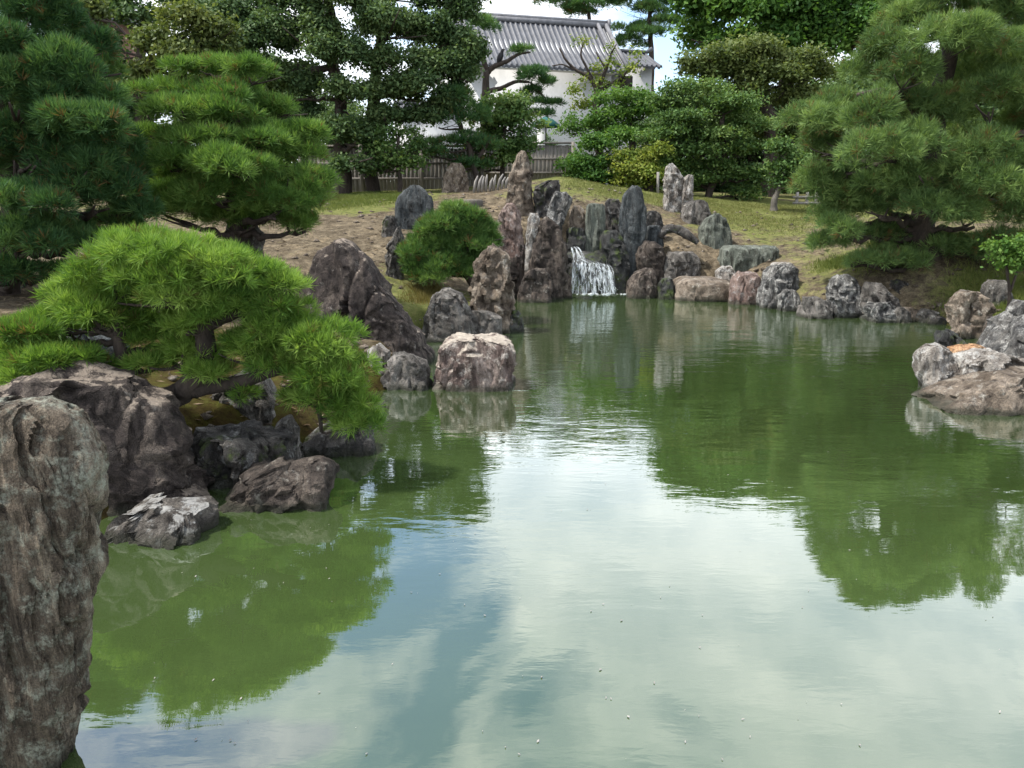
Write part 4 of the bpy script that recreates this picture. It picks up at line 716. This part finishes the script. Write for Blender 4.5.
tree('back_pine', 'tall dark pine at the right end of the tiled roof', 'pine tree', 66,
     [[(652, 150, 2.6), (652, 60, 2.4), (650, 20, 2), (648, -15, 1.2)]], [(650, -14, 30, 9), (628, 0, 24, 9), (670, 6, 22, 9), (640, 14, 24, 8), (664, 24, 26, 7), (628, 30, 18, 7), (648, 38, 26, 8), (630, 48, 20, 8)], 'pine_far', 'pine', n=1700, sub=4, size=.55, nn=10, wid=.05, zmin=-.1)
tree('back_pine', 'dark pine showing above the roof ridge', 'pine tree', 66,
     [[(590, 150, 2.4), (590, 40, 2), (588, -10, 1.2)]], [(575, -8, 30, 8), (560, 4, 24, 6), (590, 8, 26, 6), (604, -4, 20, 7), (570, 14, 22, 5)], 'pine_far', 'pine', n=1100, sub=4, size=.55, nn=10, wid=.05, zmin=-.1)
tree('garden_tree', 'olive yellow-leaved tree above the tiered pine', 'tree', 24,
     [[(185, 205, 5), (185, 130, 4.5), (182, 80, 3)]], [(185, 22, 26, 14), (210, 38, 26, 16), (165, 44, 26, 14), (190, 60, 32, 14), (225, 62, 22, 16), (150, 72, 22, 12), (205, 86, 32, 12), (240, 90, 20, 12), (128, 88, 18, 12), (92, 20, 16, 16), (80, 5, 20, 14)], 'lf_olive', 'leaf', n=3600, sub=5, size=.14, limb_r=.04)
tree('garden_tree', 'dull dark tree at the upper left between the pines', 'tree', 34,
     [[(140, 200, 6), (140, 100, 5), (140, 30, 4)]], [(140, -10, 40, 16), (105, 2, 30, 14), (175, 4, 34, 14), (140, 18, 44, 12), (90, 40, 24, 16), (110, 70, 30, 20), (150, 110, 30, 24), (200, 120, 30, 20), (100, 120, 30, 24), (200, 20, 24, 14)], 'lf_dark', 'leaf', n=4200, sub=5, size=.18)

# filler trees, further back: copies of one builder tree with its parts
def copy_tree(o, loc, label, sc, rz):
    c = o.copy(); C.collection.objects.link(c); c.location = loc; c.scale = (sc, sc, sc); c.rotation_euler = (0, 0, rz); c['label'] = label
    for ch in o.children:
        d = ch.copy(); C.collection.objects.link(d); d.parent = c
    return c
GB = 'dark trees closing the view behind the garden'
fil = tree('back_tree', 'dark rounded tree behind the tiered pine at the left', 'tree', 36, [[(250, 195, 6), (250, 140, 5), (250, 90, 4)]],
     [(250, 80, 50, 20), (215, 100, 44, 22), (285, 104, 44, 22), (250, 115, 56, 24, -2), (210, 138, 44, 24), (290, 140, 44, 24), (250, 155, 56, 24, -2), (225, 178, 44, 20), (280, 178, 44, 20), (200, 190, 40, 14), (300, 190, 40, 14), (250, 195, 50, 12)], 'lf_dark', 'leaf', n=7500, sub=6, size=.2, group=GB)
for px, Y, sc, rz, lab in ((90, 36, 1.05, 1.1, 'dark rounded tree behind the large left pine'), (0, 33, 1.1, 2.3, 'dark tree at the far left edge behind the large pine'), (-120, 34, 1.2, 3.3, 'dark tree beyond the left edge of the view'),
                           (330, 42, .8, .4, 'dark rounded tree in the shade behind the double trunk'), (425, 47, .62, 4, 'dark rounded tree behind the plaster wall'),
                           (690, 38, .8, 4.4, 'dark rounded tree behind the broad layered tree'), (545, 45, .5, 3.1, 'dark low tree behind the teal parasol'), (365, 43, .5, 5.5, 'dark low tree left of the plaster wall'), (655, 39, .62, 1.2, 'small dark tree behind the golden bush'), (752, 37, .8, 2.6, 'dark rounded tree between the broad layered tree and the thick trunk'), (820, 37, .95, 5.2, 'dark rounded tree left of the large right pine'), (880, 36, 1.05, .9, 'dark rounded tree just behind the large right pine'), (960, 36, 1.1, 2.0, 'dark rounded tree right behind the large right pine'), (1040, 35, 1.1, 2.9, 'dark tree at the right edge behind the large pine'), (1150, 34, 1.2, 3.9, 'dark tree beyond the right edge of the view')):
    q = P(px, 200, Y); copy_tree(fil, (q[0], q[1], gz(q[0], q[1])), lab, sc, rz)

# ------------------------------------------------------------------ building with tiled roof
YAW = R(16); EX = np.array([math.cos(YAW), math.sin(YAW), 0]); EY = np.array([-math.sin(YAW), math.cos(YAW), 0])
R0 = P(604, 27, 54)
def BL(a, b, z): return R0*np.array([1, 1, 0])+EX*a+EY*b+np.array([0, 0, z])
zr, ze, run = R0[2], P(624, 71, 50.2)[2], 4.0
bld = thing('castle_storehouse', 'long white plastered building with a grey tiled gable roof behind the trees', 'building', BL(-8, 0, 2.8))
BB = np.array(bld.location)
def lbox(mb, a0, a1, b0, b1, z0, z1):
    c = BL((a0+a1)/2, (b0+b1)/2, (z0+z1)/2); mb.box(c, (a1-a0, b1-b0, z1-z0), YAW)
wl = MB(); lbox(wl, -10.4, -.6, -2.9, 2.9, 2, ze+.25); wl.build('wall', M['plaster'], bld, BB)
cw = MB(); lbox(cw, -10.5, -.5, -3.6, -2.902, ze-.1, ze+.1); lbox(cw, -10.5, -.5, 2.902, 3.6, ze-.1, ze+.1); cw.build('eave_soffit', M['plaster'], bld, BB)
def tiled(mb, a0, a1, sgn, zr, ze, run, per=.34, bc=0):
    n = int((a1-a0)/per)
    prof = []
    for i_ in range(n):
        o = a0+i_*per
        prof += [(o, 0), (o+.15, -.02)]
        for k in range(5):
            t = math.pi*k/4; prof.append((o+.245-.085*math.cos(t), .085*math.sin(t)))
    prof = np.array(prof); ss = np.linspace(0, 1, 14)
    V = []
    for s in ss:
        z = ze+(zr-ze)*(.82*s+.18*s*s); b = bc+sgn*run*(1-s)
        V.append(np.stack([BL(p[0], b, z+p[1]+.012*((i2 % 7) > 2)) for i2, p in enumerate(prof)]))
    V = np.array(V); m, k = V.shape[:2]
    I = np.arange(m-1)[:, None]*k+np.arange(k-1)[None]
    mb.add(V.reshape(-1, 3), np.stack([I, I+1, I+k+1, I+k], -1).reshape(-1, 4))
    # eave edge: tile ends hanging down
    lo = V[0]-np.array([0, 0, .16]); kk = np.arange(k-1)
    mb.add(np.r_[V[0], lo], np.stack([kk, kk+1, kk+1+k, kk+k], 1))
rf = MB(); tiled(rf, -10.9, .2, -1, zr, ze, run); tiled(rf, -10.9, .2, 1, zr, ze, run); roof = rf.build('roof', M['tile'], bld, BB)
und = MB()
for s in (-1, 1):
    q = np.array([BL(-10.9, s*run, ze-.16), BL(.15, s*run, ze-.16), BL(.15, 0, zr-.16), BL(-10.9, 0, zr-.16)]); und.add(q, [[0, 1, 2, 3]])
q = np.array([BL(-.6, -2.9, ze+.2), BL(-.6, 2.9, ze+.2), BL(-.6, 0, zr-.2)]); und.add(q, [[0, 1, 2]])
und.build('roof_boards', M['plaster'], bld, BB)
rd = MB(); lbox(rd, -11.0, .25, -.2, .2, zr-.1, zr+.2); rd.tube([BL(-11.1, 0, zr+.26), BL(.35, 0, zr+.26)], .14, 10); rd.box(BL(.3, 0, zr+.15), (.16, .5, .6), YAW)
rd.build('ridge', M['tile_dark'], bld, BB)
vg = MB()
for s in (-1, 1): vg.tube([BL(.1, s*.1, zr+.1), BL(.1, s*2, (zr+ze)/2+.05), BL(.1, s*run, ze+.12)], .15, 8)
for s in (-1,): vg.tube([BL(-.5, s*.1, zr+.12), BL(-.5, s*2, (zr+ze)/2+.07), BL(-.5, s*run*.94, ze+.3)], .13, 8)
vg.build('verge_tiles', M['tile_dark'], bld, BB)
wz = P(640, 72, 55)[2]
wing = MB(); lbox(wing, -.58, 2.6, -2.2, 1.8, 2, wz-.02); wing.build('side_wing', M['plaster'], bld, BB)
wr = MB(); tiled(wr, -.3, 3.3, -1, wz+1.1, wz-.1, 2.5, bc=-.2); tiled(wr, -.3, 3.3, 1, wz+1.1, wz-.1, 2.5, bc=-.2); wr.tube([BL(-.3, -.2, wz+1.2), BL(3.1, -.2, wz+1.2), BL(3.5, -.2, wz+1.45)], .14, 8); wr.build('wing_roof', M['tile'], bld, BB)
wd = MB(); lbox(wd, .2, 1.2, -2.26, -2.205, wz-1.5, wz-.7); wd.build('window', M['darkwood'], bld, BB)
# plaster boundary wall with a tiled coping
pw = thing('boundary_wall', 'white plaster garden wall with a small tiled coping behind the fence', 'wall', (*P(420, 195, 42)[:2], 2.9))
pa, pb = P(394, 110, 42), P(462, 110, 42); PB = np.array(pw.location)
zt = P(420, 111, 42)[2]
w1 = MB(); w1.box(((pa[0]+pb[0])/2, 42, (zt+2)/2), (pb[0]-pa[0], .35, zt-2)); w1.build('wall', M['plaster'], pw, PB)
w2 = MB()
for s in (-1, 1):
    n = 9
    for i_ in range(n):
        x = pa[0]+(pb[0]-pa[0])*(i_+.5)/n; w2.tube([(x, 42, zt+.38), (x, 42+s*.5, zt+.04)], .1, 6)
    w2.add([(pa[0], 42, zt+.36), (pb[0], 42, zt+.36), (pb[0], 42+s*.5, zt+.02), (pa[0], 42+s*.5, zt+.02)], [[0, 1, 2, 3]])
w2.tube([(pa[0], 42, zt+.42), (pb[0], 42, zt+.42)], .13, 8); w2.build('coping', M['tile'], pw, PB)
# ------------------------------------------------------------------ wooden fences
def fence(label, x0, x1, top, Y, gap):
    a, b = P(x0, top, Y), P(x1, top, Y); L = b[0]-a[0]; zt = a[2]; z0 = min(gz(a[0], Y), gz(b[0], Y))-.1
    f = thing('wooden_fence', label, 'fence', ((a[0]+b[0])/2, Y, z0+.1)); F0 = np.array(f.location)
    rng = np.random.RandomState(int(x0)); bm = MB(); n = int(L/.15)
    for i_ in range(n):
        x = a[0]+(i_+.5)*L/n; bm.box((x, Y+rng.uniform(-.008, .008), (z0+zt-.06)/2+rng.uniform(-.02, .01)), (L/n*.95, .02, zt-z0-.1))
    bm.build('boards', M['fence'], f, F0)
    H = zt-z0
    for h in (.36, .66): 
        m_ = MB(); m_.box(((a[0]+b[0])/2, Y-.045, z0+H*h), (L, .05, .08)); m_.build('rail', M['fence'], f, F0)
    m_ = MB(); m_.box(((a[0]+b[0])/2, Y-.01, zt+.0), (L+.1, .16, .07)); m_.build('cap_rail', M['fence'], f, F0)
    k = max(1, int(round(L/gap)))
    for i_ in range(k+1):
        m_ = MB(); x = a[0]+L*i_/k; m_.box((x, Y-.07, (z0+zt+.06)/2), (.13, .1, zt-z0+.02)); m_.build('post', M['fence'], f, F0)
fence('long weathered board fence behind the two tall trunks', 300, 482, 146, 29, 2.2)
fence('shorter board fence section behind the pointed crown stone', 484, 573, 143, 31, 2.4)
# ------------------------------------------------------------------ small things
sf = thing('stake_border', 'low row of pale split stakes behind the pointed crown stone', 'border', P(490, 186, 25.6)); SB = np.array(sf.location); rng = np.random.RandomState(4)
for i_ in range(9):
    b = P(474+i_*3.9, 188-i_*.4, 25.6); m_ = MB(); h = rng.uniform(.24, .40); ln = rng.uniform(.05, .20)
    m_.tube([b-[0, 0, .15], b+[ln*.4, 0, h*.5], b+[ln, 0, h]], [.055, .05, .02], 6, .3, i_); m_.build('stake', M['stake'], sf, SB)
dk = P(472, 205, 22.8); m_ = MB(); th_ = [(0, .30), (.12, .31), (.16, .27), (.17, .01)]
m_.tube([dk+[0, 0, z] for z, r in [(-.15, 0)]+th_], [.3]+[r for z, r in th_], 14, .25, 3)
tag(m_.build('tree_stump', M['bark_grey'], None, dk, True), 'round grey stump on the bare soil of the mound', 'stump')
lg = MB(); pts = smooth_path([P(660, 237, 20.8), P(666, 229, 20.7), P(676, 228, 20.6), (P(686, 233, 20.5)), P(698, 243, 20.4)], 16)
lg.tube(pts, np.interp(np.linspace(0, 1, 16), [0, .2, .7, 1], [.08, .12, .12, .07]), 10, .4, 8)
tag(lg.build('arched_stone', M['rk_dark'], None, pts[0], True), 'dark arched length of stone bridging the slope right of the slate slab', 'rock', 'garden rocks')
# bird
bp_ = P(500, 60.2, 33); bd = MB(); s = 33/FPX
prof = [(-3.6, 4.6, .4), (-3.0, 3.6, .9), (-2.0, 1.6, 1.3), (-1.0, -.8, 2.4), (0, -3.4, 2.9), (1.0, -6.0, 2.5), (1.6, -7.6, 1.6), (1.9, -8.8, 1.55), (2.5, -10.0, 1.5), (3.3, -10.6, .9), (4.0, -10.6, .5), (5.2, -10.3, .08)]
bd.tube([bp_+np.array([a*s*1.0, 0, -(b+1.0)*s*.95]) for a, b, c in prof], [c*s for a, b, c in prof], 10)
bird = bd.build('crow', M['feather'], None, bp_, True); tag(bird, 'black bird perched on the bare pine arm before the roof', 'bird')
for dx in (-.05, .06):
    lgm = MB(); lgm.tube([bp_+[dx, 0, .06], bp_+[dx+.02, -.01, -.06]], .012, 5); lgm.build('leg', M['feather'], bird, bp_)
# parasol and stand
pc = P(546, 122, 35); ps = thing('parasol', 'dark teal parasol behind the wooden fence', 'parasol', (pc[0], pc[1], gz(pc[0], pc[1]))); PS = np.array(ps.location)
m_ = MB(); th = np.linspace(0, 2*math.pi, 9)[:-1]; top = pc+[0, 0, .25]; rim = np.array([pc+[.62*math.cos(t), .62*math.sin(t), -.12] for t in th]); mid = np.array([pc+[.34*math.cos(t), .34*math.sin(t), .1] for t in th])
k = np.arange(8); m_.add(np.r_[[top], mid, rim, rim-[0, 0, .1]], np.stack([np.zeros(8, int), k+1, (k+1) % 8+1], 1), np.stack([k+1, k+9, (k+1) % 8+9, (k+1) % 8+1], 1), np.stack([k+9, k+17, (k+1) % 8+17, (k+1) % 8+9], 1)); m_.build('canopy', M['teal'], ps, PS)
m_ = MB(); m_.tube([PS, pc+[0, 0, .25]], .03, 8); m_.build('pole', M['darkwood'], ps, PS)
sc_ = P(541, 150, 34.6); st = thing('white_stand', 'small pale cabinet beside the teal parasol', 'stand', (sc_[0], sc_[1], gz(sc_[0], sc_[1]))); ST = np.array(st.location); zt = P(541, 126, 34.6)[2]
m_ = MB(); m_.box((sc_[0], sc_[1], (ST[2]+zt)/2), (.34, .3, zt-ST[2])); m_.build('body', M['plaster'], st, ST)
m_ = MB(); m_.box((sc_[0], sc_[1], zt+.03), (.44, .4, .06)); m_.build('top', M['plaster'], st, ST)
# pale rail fence right, small hut left
rf_ = thing('rail_fence', 'small pale rail fence far right under the pines', 'fence', P(806, 208, 29)); RB = np.array(rf_.location)
for px in (796, 806, 815, 828): 
    m_ = MB(); q = P(px, 209, 29); m_.box(q+[0, 0, .25], (.09, .09, .75)); m_.build('post', M['stake'], rf_, RB)
for py in (197, 203):
    m_ = MB(); q = P(812, py, 29); m_.box(q-[0, .06, 0], (1.5, .05, .08)); m_.build('rail', M['stake'], rf_, RB)
pq = P(658, 190, 28); pt_ = MB(); pt_.tube([(pq[0], pq[1], gz(pq[0], pq[1])-.1), P(658, 172, 28)], [.055, .05], 8); tag(pt_.build('marker_post', M['stake'], None, (pq[0], pq[1], gz(pq[0], pq[1]))), 'pale upright post left of the pale ragged stone', 'post')
hq = P(118, 40, 40); ht = thing('garden_hut', 'reddish walled hut glimpsed among trees at upper left', 'hut', (hq[0], hq[1], gz(hq[0], hq[1]))); HB = np.array(ht.location)
m_ = MB(); m_.box((hq[0], hq[1], (HB[2]+hq[2]+.6)/2), (1.6, 2, hq[2]+.6-HB[2])); m_.build('wall', M['redwall'], ht, HB)
m_ = MB(); z1 = hq[2]+.6; x0, x1 = hq[0]-1.9, hq[0]+1.2; m_.add([(x0, hq[1]-1.3, z1), (x1, hq[1]-1.3, z1), (x1, hq[1]+1.3, z1), (x0, hq[1]+1.3, z1), (x0+.4, hq[1], z1+.7), (x1-.4, hq[1], z1+.7)], [[0, 1, 5, 4], [2, 3, 4, 5], [3, 2, 1, 0]], [[1, 2, 5], [3, 0, 4]]); m_.build('roof', M['tile_dark'], ht, HB)

# ------------------------------------------------------------------ waterfall
rng = np.random.RandomState(12)
make_rock(900, 20.6, .9, 'rk_wet', .8, [(252, 568, 606), (256, 564, 613), (268, 564, 614), (298, 562, 616)], 'wet black ledge with the waterfall running over its face')
wf = MB()
def strand(x0, y0, x1, y1, r, Yt, Yb):
    a, b = P(x0, y0, Yt), P(x1, y1, Yb); t = np.linspace(0, 1, 12)
    p = np.stack([a[0]+(b[0]-a[0])*t**.8, a[1]+(b[1]-a[1])*np.sqrt(t), a[2]+(b[2]-a[2])*t**1.7], 1)
    p[:, 0] += .02*np.sin(t*9+x0)
    rr = r*(1+.5*np.sin(t*14+x1*3))*np.linspace(1, .7, 12); wf.tube(p, np.maximum(rr, .004), 5)
FV, FF, FU, FT, fn = [], [], [], [], 0
def sheet(a0, a1, b0, b1, Ya, Yb, bow, seed, nu=34, nt=26):
    global fn
    u = np.linspace(0, 1, nu); t = np.linspace(0, 1, nt); Uu, Tt = np.meshgrid(u, t)
    A = np.array([P(*a0, Ya), P(*a1, Ya)]); B = np.array([P(*b0, Yb), P(*b1, Yb)])
    pa = A[0]+(A[1]-A[0])*Uu[..., None]; pb = B[0]+(B[1]-B[0])*Uu[..., None]
    hz = (Tt**.75)[..., None]; vz = Tt**bow
    p = pa+(pb-pa)*hz; p[..., 2] = pa[..., 2]+(pb[..., 2]-pa[..., 2])*vz
    q = np.stack([Uu*9, Tt*2.2, Uu*0+seed], -1); p[..., 1] -= .10*fbm(q, 3, seed)+.03*fbm(q*3, 2, seed+1); p[..., 0] += .025*fbm(q*1.7, 2, seed+2)
    FV.append(p.reshape(-1, 3)); I = np.arange(nt-1)[:, None]*nu+np.arange(nu-1)[None]
    FF.append(np.stack([I, I+1, I+nu+1, I+nu], -1).reshape(-1, 4)+fn); fn += nu*nt
    wd_ = np.linalg.norm(A[1]-A[0]); FU.append((Uu*max(wd_, .25)*1.0+seed*3.7).ravel()); FT.append((Tt*np.linalg.norm(pb[0, 0]-pa[0, 0])).ravel())
for k_ in range(2): sheet((570.5, 247), (577, 246.5), (573, 260), (586, 262), 20.45-.05*k_, 19.95-.06*k_, 1.5, 3+k_, 14, 14)
for k_ in range(2): sheet((574, 258), (588, 260), (590, 264), (608, 266), 20.0-.03*k_, 19.75-.04*k_, 1.4, 7+k_, 20, 14)
for k_ in range(3): sheet((572.5, 259+k_), (608, 264+k_), (571.5, 294), (615, 294), 19.85-.05*k_, 19.35-.08*k_, 1.7, 11+k_)
for k_ in range(2): sheet((594, 263), (609, 265), (599, 294), (617, 294), 19.75-.05*k_, 19.28-.06*k_, 1.7, 17+k_, 20, 26)
for i_ in range(150):
    x = rng.uniform(566, 630); c = Wt(x, rng.uniform(288.5, 294.5)); rr = rng.uniform(.008, .045)*(1.3 if 585 < x < 615 else .8); wf.tube([c+[-rr*1.8, 0, -.008], c+[0, 0, rr*.25], c+[rr*1.8, 0, -.008]], [rr*.3, rr*.6, rr*.3], 5)
for i_ in range(60):
    c = P(rng.uniform(572, 618), 291-rng.rand()**2*16, 19.25); wf.tube([c, c+[rng.normal()*.01, 0, .012]], [.007, .004], 4)
wfo = mesh_np('waterfall', np.concatenate(FV), np.concatenate(FF), M['fall'], None, P(590, 291, 19.4), True, None, {'fu': np.concatenate(FU), 'ft': np.concatenate(FT)})
gx, gy = np.meshgrid(np.linspace(0, 1, 30), np.linspace(0, 1, 14)); fq = np.array([Wt(562+72*a, 288.5+9*b, .012) for a, b in zip(gx.ravel(), gy.ravel())]); fq[:, 2] += .02*np.abs(fbm(fq*6, 3, 8))
edge = (1-np.abs(gx.ravel()*2-1)**2)*(1-gy.ravel()**1.5); I = np.arange(13)[:, None]*30+np.arange(29)[None]
mesh_np('foam', fq, np.stack([I, I+30, I+31, I+1], -1).reshape(-1, 4), M['froth'], wfo, P(590, 291, 19.4), True, None, {'edge': edge})
wf.build('splash', M['foam'], wfo, P(590, 291, 19.4), True)['kind'] = 'stuff'; tag(wfo, 'white waterfall spilling over the dark ledge into the pond', 'waterfall')

# ------------------------------------------------------------------ grass and floating bits
def grass_patch(name, mat, n, poly, hgt, wid, label, seed, zlim=None):
    rng = np.random.RandomState(seed); A = np.array(poly, float)
    W3 = []
    q = np.stack([rng.uniform(A[:, 0].min(), A[:, 0].max(), n*6), rng.uniform(A[:, 1].min(), A[:, 1].max(), n*6)], 1)
    ins = np.zeros(len(q), bool); b_ = np.roll(A, -1, 0)
    for p, e2 in zip(A, b_):
        c = (p[1] > q[:, 1]) != (e2[1] > q[:, 1]); xx = p[0]+(q[:, 1]-p[1])/(e2[1]-p[1]+1e-12)*(e2[0]-p[0]); ins ^= c & (q[:, 0] < xx)
    q = q[ins]; ed = np.full(len(q), 9.)
    for p, e2 in zip(A, b_):
        d_ = e2-p; t_ = np.clip(((q-p)@d_)/(d_@d_+1e-9), 0, 1); ed = np.minimum(ed, np.linalg.norm(q-(p+t_[:, None]*d_), axis=1))
    q = q[rng.rand(len(q)) < np.clip(ed/1.3, 0, 1)**1.5]; clump = fbm(np.c_[q*.8, q[:, :1]*0], 3, seed); q = q[clump > -.3+rng.rand(len(q))*.3][:n]
    q = q[shore_sd(q) > .25]; z = ground_z(q); m = len(q)
    d = np.c_[rng.normal(size=(m, 2))*.45, np.ones(m)]; d /= np.linalg.norm(d, axis=1, keepdims=True)
    h = hgt*rng.uniform(.5, 1.3, (m, 1)); s = np.c_[rng.normal(size=(m, 2)), np.zeros(m)]; s /= np.linalg.norm(s, axis=1, keepdims=True)
    p = np.c_[q, z-.01]
    v = np.stack([p-s*wid/2, p+s*wid/2, p+d*h], 1).reshape(-1, 3)
    var = np.clip(.5+.5*fbm(np.c_[q*.7, z], 3, seed+2)+rng.normal(size=m)*.15, 0, 1)
    o = mesh_np(name, v, np.arange(m*3).reshape(-1, 3), M[mat], None, (0, 0, 0), False, var); o['kind'] = 'stuff'; tag(o, label, 'grass'); return o
def wp(l): return [P(*q)[:2] for q in l]
grass_patch('lawn_grass', 'grass', 16000, wp([(300, 215, 21), (345, 214, 21.3), (440, 200, 23.5), (445, 190, 28), (300, 190, 28)]), .10, .018, 'green grass strip along the foot of the board fence', 21)
grass_patch('mound_grass', 'moundgrass', 26000, wp([(540, 190, 24.5), (600, 200, 24), (690, 222, 23), (800, 240, 22), (830, 235, 22), (850, 205, 29), (650, 190, 29), (545, 175, 29)]), .07, .018, 'thin yellowing grass over the top of the mound', 22)
grass_patch('bank_grass', 'grass', 15000, wp([(790, 292, 17.0), (850, 285, 17), (915, 270, 17.2), (920, 238, 20), (850, 236, 20.5), (805, 250, 19.5)]), .13, .016, 'bright tall grass under the left side of the big right pine', 23)
grass_patch('bank_grass', 'grass', 22000, wp([(915, 308, 15.7), (950, 305, 15), (1000, 330, 12.5), (1120, 330, 11), (1150, 280, 16), (950, 278, 17.2)]), .16, .014, 'green grass on the sloping right bank', 24)
grass_patch('dry_grass', 'drygrass', 9000, wp([(395, 310, 14), (425, 318, 14), (470, 300, 15), (440, 285, 16), (400, 290, 15.4)]), .10, .016, 'dry yellow grass strip on the rocky island', 25)
grass_patch('dry_grass', 'drygrass', 7000, wp([(890, 320, 15.3), (950, 322, 14.8), (960, 312, 15.2), (900, 305, 16)]), .14, .016, 'straw-coloured grass along the right shoreline', 26)
rng = np.random.RandomState(91); q = np.c_[rng.uniform(-7, 12, 9000), rng.uniform(6, 26, 9000)]; sdq = shore_sd(q)
q = q[(sdq > .05) & (rng.rand(9000) < np.where(sdq < 1.2, .8, .22))]; qz = ground_z(q); ico = np.array([[1, 0, 0], [-1, 0, 0], [0, 1, 0], [0, -1, 0], [0, 0, 1], [0, 0, -1.]]); tri_ = np.array([[0, 2, 4], [2, 1, 4], [1, 3, 4], [3, 0, 4], [2, 0, 5], [1, 2, 5], [3, 1, 5], [0, 3, 5]])
n_ = len(q); sz = .015+.06*rng.rand(n_)**3; vv = (ico[None]+rng.normal(size=(n_, 6, 3))*.28)*(sz[:, None, None]*np.array([1.3, 1.0, .7]))+np.c_[q, qz+sz*.15][:, None]
pb_ = mesh_np('pebbles', vv.reshape(-1, 3), (np.arange(n_)[:, None, None]*6+tri_[None]).reshape(-1, 3), M['rk_tan'], None, (0, 0, 0)); pb_['kind'] = 'stuff'; tag(pb_, 'small pebbles strewn over the soil between the rocks', 'pebbles')
rng = np.random.RandomState(93); q = np.c_[rng.uniform(-8, 12, 16000), rng.uniform(6, 27, 16000)]; q = q[(shore_sd(q) > .15)]; q = q[fbm(np.c_[q*.7, q[:, :1]*0], 3, 44) > -.1]; n_ = len(q); p = np.c_[q, ground_z(q)+.006]
a_ = rng.rand(n_)*6.28; u_ = np.stack([np.cos(a_), np.sin(a_), rng.normal(size=n_)*.15], 1); s_ = np.stack([-np.sin(a_), np.cos(a_), np.zeros(n_)], 1); l_ = rng.uniform(.03, .10, (n_, 1)); w2 = rng.uniform(.004, .02, (n_, 1))
lit = mesh_np('fallen_needles', np.stack([p-u_*l_, p-s_*w2+[0, 0, .006], p+u_*l_+[0, 0, .006], p+s_*w2], 1).reshape(-1, 3), np.arange(n_*4).reshape(-1, 4), M['litter'], None, (0, 0, 0), False, rng.rand(n_)); lit['kind'] = 'stuff'; tag(lit, 'fallen brown needles and leaves littering the soil', 'litter')
rng = np.random.RandomState(77); fb = MB()
for i_ in range(210):
    px, py = rng.uniform(100, 1010), 320+440*rng.rand()**1.3; c = Wt(px, py, .004)
    if shore_sd(c[None, :2])[0] > -.1: continue
    a = rng.rand()*6.28; l = rng.uniform(.003, .012); w = l*rng.uniform(.25, .6); u = np.array([math.cos(a), math.sin(a), 0]); n_ = np.array([-u[1], u[0], 0])
    fb.add([c-u*l, c+n_*w+[0, 0, .003], c+u*l+[0, 0, .004], c-n_*w+[0, 0, .002]], [[0, 1, 2, 3]])
fbo = fb.build('floating_petals', M['stake'], None, (0, 0, 0)); fbo['kind'] = 'stuff'; tag(fbo, 'pale bits of leaf floating on the pond', 'debris')
print('tris', sum(len(o.data.polygons) for o in C.objects if o.type == 'MESH'))
